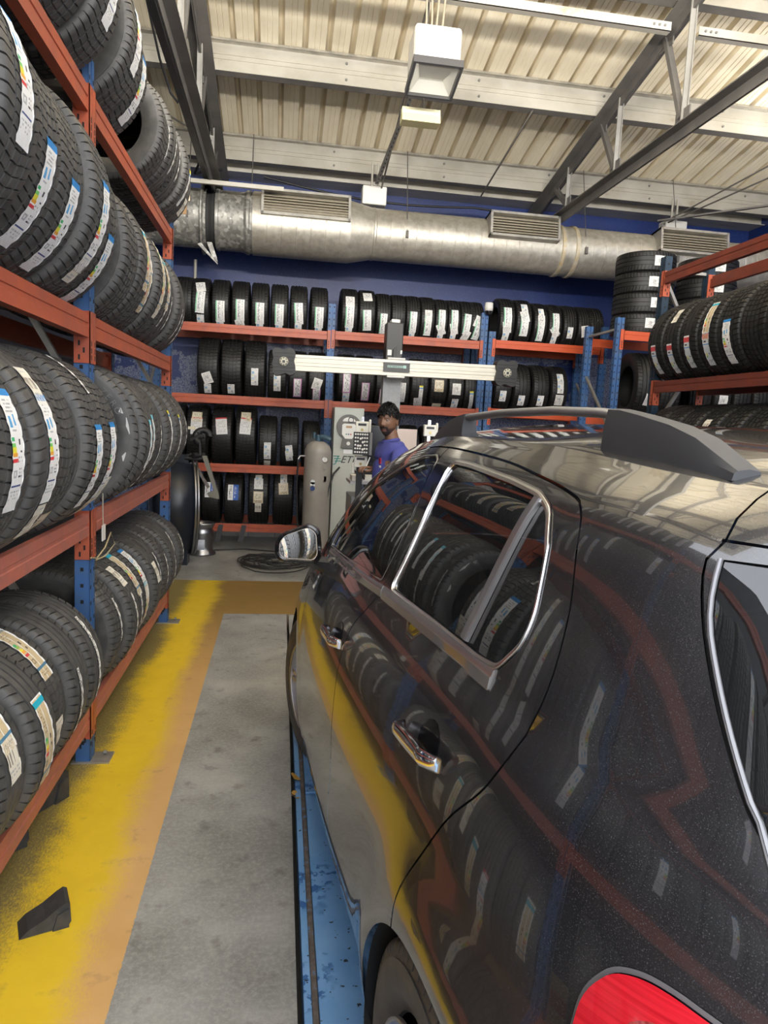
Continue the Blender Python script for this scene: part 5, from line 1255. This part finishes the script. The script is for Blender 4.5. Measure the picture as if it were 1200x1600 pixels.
for x, lb in ((-.72, 'left strap hanging from the lowest back beam'), (-.44, 'right strap hanging from the lowest back beam')):
    mb = MB(); mb.prism([(x, .30), (x+.06, .30), (x+.03, .13), (x-.035, .13)], 'y', 8.79, 8.80); mb.box((x-.045, 8.785, .085), (x+.025, 8.805, .13)); tag(mb.obj('rubber_strap', SATIN), 'black '+lb, 'strap', 'straps on the back rack')

# ---------------------------------------------------------------- tank and gas cabinet
e = empty('air_tank', (.44, 8.25, 0), 0, 'tall beige air tank standing left of the pale cabinet', 'tank')
TANK = worn('tank_beige', (.36, .335, .30), (.30, .28, .25), 3, rough=.4, bumpy=0)
mb = MB(); mb.lathe([(0, .05), (.10, .06), (.155, .12), (.157, .16), (.157, 1.25), (.155, 1.29), (.13, 1.35), (.09, 1.385), (.04, 1.40), (0, 1.402)], 40); mb.obj('vessel', TANK, e, sharp=60)
mb = MB(); mb.lathe([(.12, 0), (.13, 0), (.13, .10), (.12, .10)], 24); mb.obj('foot_ring', TANK, e)
mb = MB(); mb.add(*ring_cyl((.075, -.140, 1.19), .032, .012, 20)); g = mb.obj('gauge', CHROME, e)
mb = MB(); mb.add(*ring_cyl((.075, -.153, 1.19), .027, .002, 20)); mb.obj('dial', WHITEP, g)
mb = MB(); mb.bar((.075, -.156, 1.185), (.075, -.156, 1.21), .004, .002, 0, up=(0, 1, 0)); mb.obj('needle', BLACKPL, g)
mb = MB(); mb.add(*ring_cyl((-.055, -.150, .93), .028, .004, 20)); mb.box((-.083, -.154, .86), (-.027, -.148, .93)); mb.add(*ring_cyl((-.055, -.150, .86), .028, .004, 20)); mb.obj('oval_sticker', mat('sticker_white', (.75, .78, .80), .4), e)
mb = MB(); mb.add(*ring_cyl((-.055, -.1545, .855), .026, .001, 20)); mb.obj('sticker_blue', mat('navy', (.03, .06, .2), .4), e)
mb = MB(); mb.add(*ring_cyl((.07, -.143, .97), .035, .004, 20)); mb.box((.07, -.147, .935), (.1, -.12, 1.005)); mb.obj('boss', TANK, e)
mb = MB(); mb.add(*ring_cyl((.07, -.150, 1.08), .014, .01, 8)); mb.obj('plug', BOLT, e)
mb = MB(); mb.cyl((.0, -.02, 1.38), (.0, -.02, 1.47), .035, 12); mb.tube([(.0, -.02, 1.44), (.06, -.05, 1.45), (.14, -.06, 1.42)], .03, 10); mb.cyl((-.05, 0, 1.43), (-.05, 0, 1.50), .02, 10); mb.obj('valve', mat('valve_blue', (.05, .10, .14), .4), e)
mb = MB(); mb.tube([(-.15, -.05, 1.22), (-.21, -.08, 1.22), (-.23, -.09, 1.18)], .013, 8); mb.obj('outlet_pipe', STEEL, e)
mb = MB(); mb.tube([(-.23, -.09, 1.19), (-.235, -.09, .9), (-.22, -.09, .5), (-.17, -.1, .2)], .010, 8); mb.obj('hose', BLACKPL, e)
e = empty('nitrogen_cabinet', (.79, 8.45, 0), 0, 'tall pale grey cabinet with round dark control panel between tank and monitor cart', 'cabinet')
CAB = worn('cabinet_grey', (.50, .52, .47), (.42, .44, .40), 2.5, rough=.42, bumpy=0)
mb = MB(); mb.box((-.175, -.16, .03), (.175, .2, 1.80), 0, None, .008); mb.obj('body', CAB, e)
mb = MB(); mb.prism([(-.17, .04), (.17, .04), (.17, 1.02), (.08, 1.05), (.06, 1.10), (-.06, 1.10), (-.08, 1.05), (-.17, 1.02)], 'y', -.168, -.16); mb.obj('door', CAB, e)
PG = mat('panel_grey', (.13, .125, .115), .45)
mb = MB(); n_ = 40; v = [(.143*cos(a), -.19, 1.58+.143*sin(a)) for a in [radians(-62)+radians(304)*k/n_ for k in range(n_+1)]]+[(-.085, -.19, 1.34), (-.06, -.19, 1.325), (.06, -.19, 1.325), (.085, -.19, 1.34)]
poly = [(x, z) for x, _, z in v]; mb.prism(poly, 'y', -.19, -.16); p_ = mb.obj('control_panel', PG, e)
mb = MB(); mb.prism([(.075*cos(a), 1.64+.05*sin(a)) for a in [pi*k/12 for k in range(13)]], 'y', -.193, -.19); mb.obj('handle_recess', WHITEP, p_)
mb = MB(); ring = [(.02+.03*cos(a), -.2, 1.66+.03*sin(a)) for a in [2*pi*k/24 for k in range(25)]]; mb.tube(ring, .004, 6, caps=False); mb.obj('ring', SATIN, p_)
mb = MB(); mb.prism([(-.08, 1.49), (-.04, 1.44), (.04, 1.44), (.08, 1.49), (.08, 1.60), (.06, 1.615), (-.06, 1.615), (-.08, 1.60)], 'y', -.194, -.19); mb.obj('keypad', WHITEP, p_)
mb = MB(); mb.box((-.035, -.196, 1.565), (.035, -.194, 1.59)); mb.obj('display', mat('amber_display', (.45, .28, .15), .3), p_)
for k, c_ in enumerate(((.03, .2, .15), (.05, .07, .2), (.5, .08, .06))):
    mb = MB(); mb.box((-.035+.026*k, -.196, 1.485), (-.02+.026*k, -.194, 1.50)); mb.obj('key', mat('key_%d' % k, c_, .4), p_)
mb = MB(); mb.add(*ring_cyl((0, -.19, 1.385), .022, .003, 20)); mb.obj('badge', WHITEP, p_)
mb = MB(); mb.box((-.05, -.163, 1.265), (.05, -.16, 1.315)); mb.obj('notice', mat('notice_white', (.8, .8, .8), .5), e)
TEAL = mat('teal_print', (.02, .22, .20), .4); KPR = mat('dark_print', (.03, .03, .035), .4)
MF = Matrix.Translation((-.15, -.1625, 1.155)) @ Matrix.Rotation(pi/2, 4, 'X')
text('lettering', 'J', .12, TEAL, e, MF, .35); text('lettering', 'ETL', .12, KPR, e, Matrix.Translation((.065, 0, 0)) @ MF, .35)
for k in range(3):
    mb = MB(); mb.prism([(-.165+.01*k, 1.235-.028*k), (-.09+.01*k, 1.235-.028*k), (-.095+.01*k, 1.225-.028*k), (-.17+.01*k, 1.225-.028*k)], 'y', -.1635, -.16); mb.obj('logo_bar', TEAL, e)
mb = MB(); mb.tube([(-.09, -.17, 1.10), (-.16, -.24, 1.03), (-.22, -.28, .85), (-.26, -.3, .5), (-.30, -.32, .1)], .011, 8); mb.obj('hose', BLACKPL, e)
mb = MB(); mb.tube([(.08, -.17, 1.08), (.13, -.22, 1.02), (.15, -.24, .85), (.14, -.25, .5)], .011, 8); mb.obj('hose', BLACKPL, e)

# ---------------------------------------------------------------- wheel aligner column and beam
e = empty('aligner_column', (1.235, 8.05, 0), 0, 'grey aligner column with black head carrying the long cream beam', 'column')
mb = MB(); mb.box((-.105, -.05, 0), (.10, .12, 2.32)); mb.obj('column', worn('column_grey', (.30, .31, .32), (.25, .26, .27), 20, bumpy=0), e)
mb = MB(); mb.box((-.16, -.2, 0), (.3, .3, .03)); mb.obj('base_plate', SATIN, e)
mb = MB(); mb.box((-.10, -.10, 2.28), (.09, .10, 2.76), 0, None, .01); h_ = mb.obj('head_box', mat('head_dark', (.035, .034, .033), .45), e)
mb = MB(); mb.box((-.05, -.08, 2.76), (.05, .06, 2.80), 0, None, .008); mb.obj('cap', mat('cap_white', (.72, .72, .70), .4), h_)
mb = MB(); mb.box((-.08, -.102, 2.40), (-.035, -.10, 2.46)); mb.box((.065, -.102, 2.42), (.085, -.10, 2.46)); mb.obj('label', WHITEP, h_)
mb = MB(); mb.box((-.02, -.14, 2.36), (.02, -.10, 2.46)); mb.prism([(-.02, 2.46), (.02, 2.46), (.02, 2.50)], 'y', -.14, -.10); mb.obj('cable_clip', BLACKPL, h_)
e = empty('camera_beam', (1.25, 7.86, 2.255), 0, 'long cream horizontal aligner beam with black camera pods at both ends', 'beam')
e.rotation_euler = (0, radians(-.6), 0)
CRB = mat('cream_aluminium', (.72, .69, .60), .38, .1)
pf = [(-.05, -.085), (.05, -.085), (.05, .085), (-.05, .085), (-.05, .055), (-.042, .05), (-.042, .035), (-.05, .03), (-.05, .006), (-.044, .002), (-.044, -.006), (-.05, -.01), (-.05, -.03), (-.042, -.035), (-.042, -.05), (-.05, -.055)]
mb = MB(); mb.prism(pf, 'x', -1.16, 1.16); mb.obj('beam', CRB, e)
mb = MB(); mb.box((-.155, -.062, -.045), (.14, -.048, .055)); p_ = mb.obj('name_plate', mat('plate_dark', (.05, .05, .05), .4), e)
mb = MB(); mb.box((-.11, -.064, .0), (.06, -.062, .022)); mb.box((.065, -.064, -.004), (.10, -.062, .028)); q_ = mb.obj('print', mat('pale_teal', (.35, .55, .50), .4), p_, kind='stuff')
mb = MB(); rr = random.Random(4); x = -.105
while x < .05: wq = rr.uniform(.004, .012); mb.box((x, -.0648, .005), (x+wq, -.064, .017)); x += wq+.004
mb.obj('print', KPR, p_, kind='stuff')
for z0 in (.088, -.108):
    mb = MB()
    mb.box((-.11, -.05, z0), (.09, .05, z0+.022), 0, None, .006); mb.obj('clamp_strip', D.materials['cap_white'], e)
for sg in (-1, 1):
    out = []
    for (a, b) in ((-.12, -.115), (-.07, -.14), (-.02, -.12), (.03, -.14), (.09, -.145), (.115, -.12), (.11, -.07), (.122, -.02), (.11, .04), (.122, .09), (.115, .125), (.07, .145), (.0, .125), (-.06, .145), (-.11, .125), (-.125, .07), (-.11, .02), (-.125, -.05)): out.append((a*sg, b))
    P_ = empty('camera_pod', (sg*1.24, 0, 0)); P_.parent = e
    mb = MB(); oc = [tuple(q) for q in dens(out, .02, True)]; mb.prism(oc, 'y', -.11, .06); 
    mb.obj('pod_shell', mat('pod_black', (.02, .02, .021), .5) if sg < 0 else D.materials['pod_black'], P_)
    for k in range(6):
        mb = MB(); z = -.10+.038*k; mb.box((-.105, -.116, z), (.105, -.108, z+.012)); mb.obj('fin', D.materials['pod_black'], P_)
    mb = MB(); mb.lathe([(.0, .0), (.048, .0), (.050, -.006), (.030, -.012), (.0, -.012)], 24, 0, Matrix.Translation((0, -.12, 0)) @ Matrix.Rotation(-pi/2, 4, 'X')); mb.obj('lens_ring', mat('lens_cream', (.55, .53, .42), .4) if sg < 0 else D.materials['lens_cream'], P_)
    for k in range(8):
        a = 2*pi*k/8; mb = MB(); mb.box((.036*cos(a)-.006, -.136, .036*sin(a)-.006), (.036*cos(a)+.006, -.122, .036*sin(a)+.006)); mb.obj('led', KPR, P_)
    mb = MB(); mb.box((-.013, -.14, -.013), (.013, -.12, .013)); mb.obj('lens', BLACKPL, P_)
# small white dome camera on the rack post
e = empty('dome_camera', (2.53, 8.80, 3.10), 0, 'small white dome camera on top of the back rack post', 'camera')
mb = MB(); mb.lathe([(0, .10), (.05, .10), (.055, .04), (.05, 0), (0, -.0)], 20); mb.obj('housing', WHITEP, e)
mb = MB(); mb.lathe([(.045, .02), (.048, -.02), (.03, -.045), (0, -.055)], 20); mb.obj('dome', TRIMK, e)

# ---------------------------------------------------------------- monitor cart and wheel clamps
e = empty('monitor_cart', (.86, 6.45, 0), 0, 'grey aligner cart with black monitor behind the man', 'cart')
CG = mat('cart_grey', (.33, .34, .35), .45)
mb = MB(); mb.box((-.22, -.22, .08), (.28, .25, .98), 0, None, .01); mb.obj('body', CG, e)
mb = MB(); mb.box((-.24, -.30, 1.10), (.28, .10, 1.125)); mb.obj('shelf', mat('shelf_pale', (.58, .58, .62), .4), e)
mb = MB(); mb.box((-.06, .12, .98), (.08, .2, 1.35)); mb.obj('column', SATIN, e)
mb = MB(); mb.box((-.13, -.02, 1.26), (.20, .03, 1.62), 0, None, .006); m_ = mb.obj('monitor', mat('monitor_black', (.01, .011, .016), .2), e)
mb = MB(); mb.box((-.13, -.03, 1.205), (.2, .04, 1.235)); mb.obj('monitor_rail', CG, e)
mb = MB(); mb.box((.08, .10, 1.27), (.41, .12, 1.60)); mb.obj('back_board', mat('pink_beige', (.62, .52, .47), .55), e)
for k in range(4):
    mb = MB(); x = (-.18, .24)[k % 2]; y = (-.18, .2)[k//2]; mb.cyl((x-.02, y, .05), (x+.02, y, .05), .05, 14); mb.obj('castor', BLACKPL, e)
mb = MB(); mb.box((-.22, -.26, 1.126), (-.02, -.05, 1.17)); mb.obj('tray_box', WHITEP, e)
def clamp(loc, rz, lb, board=True):
    c = empty('wheel_clamp', loc, rz, lb, 'clamp', 'wheel clamps on the aligner cart')
    CW = mat('clamp_cream', (.76, .75, .68), .4) if 'clamp_cream' not in D.materials else D.materials['clamp_cream']
    for z in (.125, -.165):
        mb = MB(); mb.box((-.055, -.05, z-.045), (.055, .0, z+.055), 0, None, .006); b_ = mb.obj('clamp_head', CW, c)
        mb = MB(); mb.box((-.035, -.052, z+.018), (.035, -.05, z+.038)); mb.obj('slot', KPR, b_)
        mb = MB(); mb.add(*ring_cyl((0, -.05, z-.015), .012, .004, 14)); mb.obj('knob', mat('brass', (.4, .33, .15), .3, .8) if 'brass' not in D.materials else D.materials['brass'], b_)
    mb = MB(); mb.box((-.012, .0, -.25), (.012, .02, .22)); mb.obj('guide_rod', CHROME, c)
    mb = MB(); mb.box((.055, -.03, .09), (.075, -.01, .20), 0, None, .008); mb.obj('jaw', CW, c)
    mb = MB(); mb.box((-.075, -.03, -.27), (-.05, -.01, -.17), 0, None, .008); mb.obj('jaw', CW, c)
    if board:
        mb = MB(); mb.box((-.068, -.10, -.10), (.068, -.07, .09)); t_ = mb.obj('target_board', mat('target_black', (.012, .012, .012), .35), c, rot=None)
        for j in range(6):
            for i in range(6):
                x = -.050+.0195*i; z = .072-.030*j
                big = (i, j) in ((2, 1), (3, 2), (2, 3), (3, 4), (1, 3))
                if (i == 2 and j in (2,)) or (i == 3 and j == 3): continue
                mb = MB(); mb.add(*ring_cyl((x+(.004 if big else 0), -.10, z-(.006 if big else 0)), .0098 if big else .0078, .001, 12)); mb.obj('target_dot', WHITEP, t_)
        mb = MB(); mb.box((.07, -.10, -.10), (.09, -.02, .09)); mb.obj('board_side', GREYPL, c)
    return c
clamp((.69, 6.02, 1.47), radians(-8), 'white wheel clamp holding the black dotted target board')
clamp((1.30, 6.15, 1.47), radians(0), 'white wheel clamp right of the man, half hidden by the car roof', False)
mb = MB(); mb.bar((.69, 6.10, 1.28), (.75, 6.22, 1.13), .03, .03); mb.bar((1.3, 6.2, 1.30), (1.15, 6.4, 1.05), .03, .03); mb.bar((.69, 6.1, 0), (.69, 6.1, 1.3), .05, .05); cs = mb.obj('clamp_arm', SATIN, D.objects['monitor_cart']); cs.location = (-.86, -6.45, 0)

# ---------------------------------------------------------------- the man
SKIN = mat('skin_brown', (.20, .10, .058), .5, 0, Subsurface_Weight=.05)
SHIRT = mat('blue_shirt_fabric', (.058, .066, .27), .85)
n = noise(SHIRT, 9, 4, stretch=(1, 1, .5)); bump(SHIRT, n.outputs['Fac'], .5, .03)
TROU = mat('dark_trousers', (.02, .022, .03), .8); HAIR = mat('black_hair', (.004, .0035, .0035), .6)
def skin_mesh(name, verts, edges, radii, m, parent, root=0, sub=2):
    me = D.meshes.new(name); me.from_pydata(verts, edges, []); me.materials.append(m)
    o = D.objects.new(name, me); link(o, parent)
    sk = o.modifiers.new('skin', 'SKIN'); sk.use_smooth_shade = True
    if not me.skin_vertices:
        bpy.context.view_layer.objects.active = o; bpy.ops.mesh.customdata_skin_add()
    for i, r in enumerate(radii):
        me.skin_vertices[0].data[i].radius = r if isinstance(r, tuple) else (r, r)
    me.skin_vertices[0].data[root].use_root = True
    sb = o.modifiers.new('subdivision', 'SUBSURF'); sb.levels = sub; sb.render_levels = sub
    return o
# local frame: +x forward (chest), +y his left, z up
FA = math.atan2(-.22, -.97)
man = empty('person', (.895, 5.62, 0), FA, 'man in blue polo shirt standing behind the car bonnet, looking back at the camera', 'person')
bv = [(0, 0, .98), (.0, 0, 1.10), (.01, 0, 1.25), (.0, 0, 1.40), (.0, 0, 1.475), (.02, 0.005, 1.56), (.035, .01, 1.62),
      (-.0, .17, 1.42), (.02, .22, 1.17), (.16, .20, .98), (.21, .19, .95),          # left arm: shoulder elbow wrist hand
      (-.0, -.17, 1.42), (.0, -.24, 1.16), (.09, -.15, 1.25), (.13, -.12, 1.275),       # right arm
      (.0, .09, .90), (.02, .10, .50), (-.01, .11, .09), (.10, .12, .035), (0, -.09, .90), (.02, -.10, .50), (-.01, -.11, .09), (.10, -.12, .035)]
be = [(0, 1), (1, 2), (2, 3), (3, 4), (4, 5), (5, 6), (3, 7), (7, 8), (8, 9), (9, 10), (3, 11), (11, 12), (12, 13), (13, 14), (0, 15), (15, 16), (16, 17), (17, 18), (0, 19), (19, 20), (20, 21), (21, 22)]
br = [(.13, .10), (.12, .10), (.13, .11), (.12, .10), (.06, .06), (.055, .055), (.05, .05), .055, .040, .027, .022, .055, .040, .027, .022, .085, .06, .04, .035, .085, .06, .04, .035]
skin_mesh('body', bv, be, br, SKIN, man)
# shirt and trousers follow the body
tv = [(0, 0, .92), (.0, 0, 1.06), (.015, 0, 1.20), (.005, 0, 1.34), (-.01, 0, 1.42), (.0, .145, 1.425), (.02, .20, 1.30), (.02, .225, 1.19), (.0, -.145, 1.425), (.0, -.20, 1.30), (.0, -.235, 1.19), (.012, 0, 1.50)]
te = [(0, 1), (1, 2), (2, 3), (3, 4), (4, 5), (5, 6), (6, 7), (4, 8), (8, 9), (9, 10), (4, 11)]
skin_mesh('polo_shirt', tv, te, [(.16, .12), (.155, .12), (.16, .125), (.165, .125), (.12, .10), .085, .072, .064, .085, .072, .064, (.072, .072)], SHIRT, man)
cv = MB(); cv.lathe([(.070, -.01), (.080, -.005), (.066, .022), (.060, .022), (.060, .0)], 28, 0, Matrix.Translation((.018, 0, 1.505)) @ Matrix.Rotation(radians(14), 4, 'Y')); cv.obj('collar', SHIRT, man)
pv = [(0, 0, .98), (.0, .085, .88), (.02, .10, .50), (-.01, .11, .10), (0, -.085, .88), (.02, -.10, .50), (-.01, -.11, .10)]
skin_mesh('trousers', pv, [(0, 1), (1, 2), (2, 3), (0, 4), (4, 5), (5, 6)], [(.15, .12), .11, .08, .07, .11, .08, .07], TROU, man)
for sg in (1, -1):
    mb = MB(); mb.box((-.08, sg*.115-.045, 0), (.17, sg*.115+.045, .075), 0, None, .025); mb.obj('shoe', BLACKPL, man)
# chest logo: small red square over a white mark
mb = MB(); mb.box((.128, .055, 1.325), (.133, .10, 1.37)); mb.obj('shirt_logo', mat('logo_red', (.55, .03, .06), .6), man)
mb = MB()
for k in range(3): mb.box((.130, .05+.02*k, 1.295), (.134, .064+.02*k, 1.312))
mb.obj('shirt_logo', mat('logo_white', (.7, .7, .75), .6), man)
# hands
def hand(base, dirv, up, side, nm):
    d = Vector(dirv).normalized(); u = Vector(up); l = d.cross(u).normalized(); u = l.cross(d).normalized(); B = Vector(base)
    def P(a, b, c): return tuple(B+d*a+l*b+u*c)
    v = [P(-.03, 0, 0), P(.02, 0, 0), P(.06, 0, 0)]; e = [(0, 1), (1, 2)]; r = [(.022, .018), (.036, .016), (.036, .014)]
    skin_mesh(nm, v, e, r, SKIN, man)
    for k, (off, ln) in enumerate(((-.030, .036), (-.010, .042), (.011, .040), (.030, .032))):
        p0 = P(.055, off, 0); p1 = P(.055+ln, off*1.05, -.006); p2 = P(.055+ln*1.45, off*1.02, -.030); p3 = P(.055+ln*1.35, off, -.050)
        skin_mesh('finger', [p0, p1, p2, p3], [(0, 1), (1, 2), (2, 3)], [.0095, .009, .0085, .007], SKIN, man)
    t = side
    skin_mesh('thumb', [P(.0, t*.028, -.004), P(.03, t*.052, -.014), P(.062, t*.050, -.026), P(.082, t*.036, -.030)], [(0, 1), (1, 2), (2, 3)], [.012, .011, .0098, .008], SKIN, man)
hand((.125, -.12, 1.275), (1, .25, .12), (0, 0, 1), -1, 'hand'); hand((.21, .19, .95), (.8, 0, -.5), (.4, 0, .9), 1, 'hand')
mb = MB(); mb.tube([(.18, -.10, 1.29), (.13, -.16, 1.36)], .005, 8); tag(mb.obj('pen', WHITEP, None), 'thin white pen in the man\'s right hand', 'pen')
D.objects['pen'].matrix_world = Matrix.Translation((.895, 5.62, 0)) @ Matrix.Rotation(FA, 4, 'Z')
# head
HA = math.atan2(-.80, -.60)-FA
Hm = Matrix.Translation((.05, .01, 1.662)) @ Matrix.Rotation(HA, 4, 'Z') @ Matrix.Rotation(radians(4), 4, 'Y')
nu, nv = 96, 72; V = []; C = []
SK = (.20, .10, .058); BD = (.018, .012, .010); LP = (.16, .06, .05)
for j in range(nv+1):
    ph = pi*j/nv; zu = cos(ph)
    for i in range(nu):
        a = 2*pi*i/nu; f = cos(a)*sin(ph); l = sin(a)*sin(ph); x, y, z = .094*f, .074*l, .120*zu
        if zu < 0:
            k = -zu; y *= 1-.30*k**1.6; x = x*(1-.18*k) + (.018*k if f > 0 else .0)
            if f < 0: x *= 1-.45*k
        def g(y0, z0, sy, sz): return math.exp(-((y-y0)/sy)**2-((z-z0)/sz)**2)
        if f > 0:
            x += .022*g(0, -.020, .011, .013)+.012*g(0, .000, .007, .020)+.007*(g(.013, -.026, .008, .008)+g(-.013, -.026, .008, .008))   # nose
            x -= .009*(g(.030, .012, .014, .010)+g(-.030, .012, .014, .010)); x += .005*(g(.028, .030, .020, .007)+g(-.028, .030, .020, .007))
            x += .006*g(0, -.058, .020, .006)+.006*g(0, -.071, .018, .006)-.004*g(0, -.0645, .024, .003)+.008*g(0, -.100, .022, .016)
            x += .003*(g(.045, -.02, .018, .015)+g(-.045, -.02, .018, .015))
        V.append((x, y, z))
        c = SK
        if f > .1:
            if abs(z+.0645) < .010 and abs(y) < .024: c = LP
            if -.056 < z < -.041 and abs(y) < .032: c = BD
            if (abs(y) > .024 and abs(y) < .036 and -.095 < z < -.045) or (z < -.080 and abs(y) < .040): c = BD
            if .026 < z < .036 and .012 < abs(y) < .048: c = BD
        if z < -.055 and c == SK and (abs(y) > .036 or f < .5) and z > -.115: c = (.07, .038, .026)
        C.append(c)
F = [(j*nu+i, j*nu+(i+1) % nu, (j+1)*nu+(i+1) % nu, (j+1)*nu+i) for j in range(nv) for i in range(nu)]
me = D.meshes.new('head'); me.from_pydata(V, [], F); me.polygons.foreach_set('use_smooth', [True]*len(F))
HSK = mat('face_skin', (1, 1, 1), .5); at_ = HSK.node_tree.nodes.new('ShaderNodeAttribute'); at_.attribute_name = 'print'; HSK.node_tree.links.new(at_.outputs['Color'], bs(HSK).inputs['Base Color'])
me.materials.append(HSK); at = me.color_attributes.new('print', 'FLOAT_COLOR', 'POINT'); at.data.foreach_set('color', [q for c in C for q in (*c, 1)])
head = D.objects.new('head', me); link(head, man); head.matrix_local = Hm
for s_ in (1, -1):
    mb = MB(); mb.lathe([(.0098*sin(pi*k/12), .0098*cos(pi*k/12)) for k in range(13)], 20, 0, Matrix.Translation((.0735, s_*.0305, .011))); mb.obj('eye', mat('eye_white', (.30, .26, .23), .3) if s_ > 0 else D.materials['eye_white'], head)
    mb = MB(); mb.lathe([(0, .0102), (.0052, .0090), (.0052, .0082)], 16, 0, Matrix.Translation((.0735, s_*.0305, .011)) @ Matrix.Rotation(radians(8), 4, 'Z') @ Matrix.Rotation(pi/2, 4, 'Y')); mb.obj('iris', KPR, head)
    mb = MB(); v = []
    for j in range(9):
        for i in range(13):
            ph = pi*j/8; a = 2*pi*i/12; v.append((-.005+.016*cos(a)*sin(ph), s_*(.078+.008*sin(a)*sin(ph)), -.004+.032*cos(ph)*(1-.15*cos(a))))
    mb.add(v, [(j*13+i, j*13+i+1, (j+1)*13+i+1, (j+1)*13+i) for j in range(8) for i in range(12)], 0, True); mb.obj('ear', SKIN, head)
# hair cap
V = []; rr = random.Random(5); keep = {}
for j in range(nv+1):
    ph = pi*j/nv; zu = cos(ph)
    for i in range(nu):
        a = 2*pi*i/nu; f = cos(a)*sin(ph); l = sin(a)*sin(ph); k = 1.05+.07*rr.random()*(zu > .05)+.05*abs(sin(a*7+zu*9))*(zu > .2)+.06*max(0, zu)+.06*max(0, f)*max(0, zu)
        V.append((.094*f*k-.002, .074*l*k*(1+.02*(zu > 0)), .120*zu*(1.02 if zu < .2 else k)))
def hairy(x, y, z):
    z += .016*sin(17*math.atan2(y, x))*sin(5*math.atan2(y, x)+1)+rr.uniform(-.006, .006)
    if x > .055: return z > .066-.014*rr.random()
    if x > .012: return z > .050-.6*(.055-x)
    if x > -.02: return z > .022
    return z > -.030+.2*abs(y)
F2 = []
for q in F:
    c = [sum(V[i][k] for i in q)/4 for k in range(3)]
    if hairy(*c): F2.append(q)
mb = MB().add(V, F2, 0, True); h = mb.obj('hair', HAIR, head)
tf = MB()
for q in F2[::2]:
    p = Vector(V[q[0]])+Vector((rr.uniform(-.004, .004), rr.uniform(-.004, .004), 0)); nrm = Vector((p.x, p.y*1.2, p.z)).normalized(); tip = p+nrm*rr.uniform(.008, .020 if p.z > .05 else .009)+Vector((.010 if p.z > .06 else -.002, rr.uniform(-.004, .004), -.004))
    t1 = nrm.cross(Vector((0, 0, 1))).normalized()*.004; t2 = nrm.cross(t1).normalized()*.004
    tf.add([tuple(p+t1), tuple(p-t1+t2), tuple(p-t1-t2), tuple(tip)], [(0, 1, 3), (1, 2, 3), (2, 0, 3)])
tf.obj('hair_tufts', HAIR, head, kind='stuff')
so_ = h.modifiers.new('thick', 'SOLIDIFY'); so_.thickness = .008; so_.offset = 0
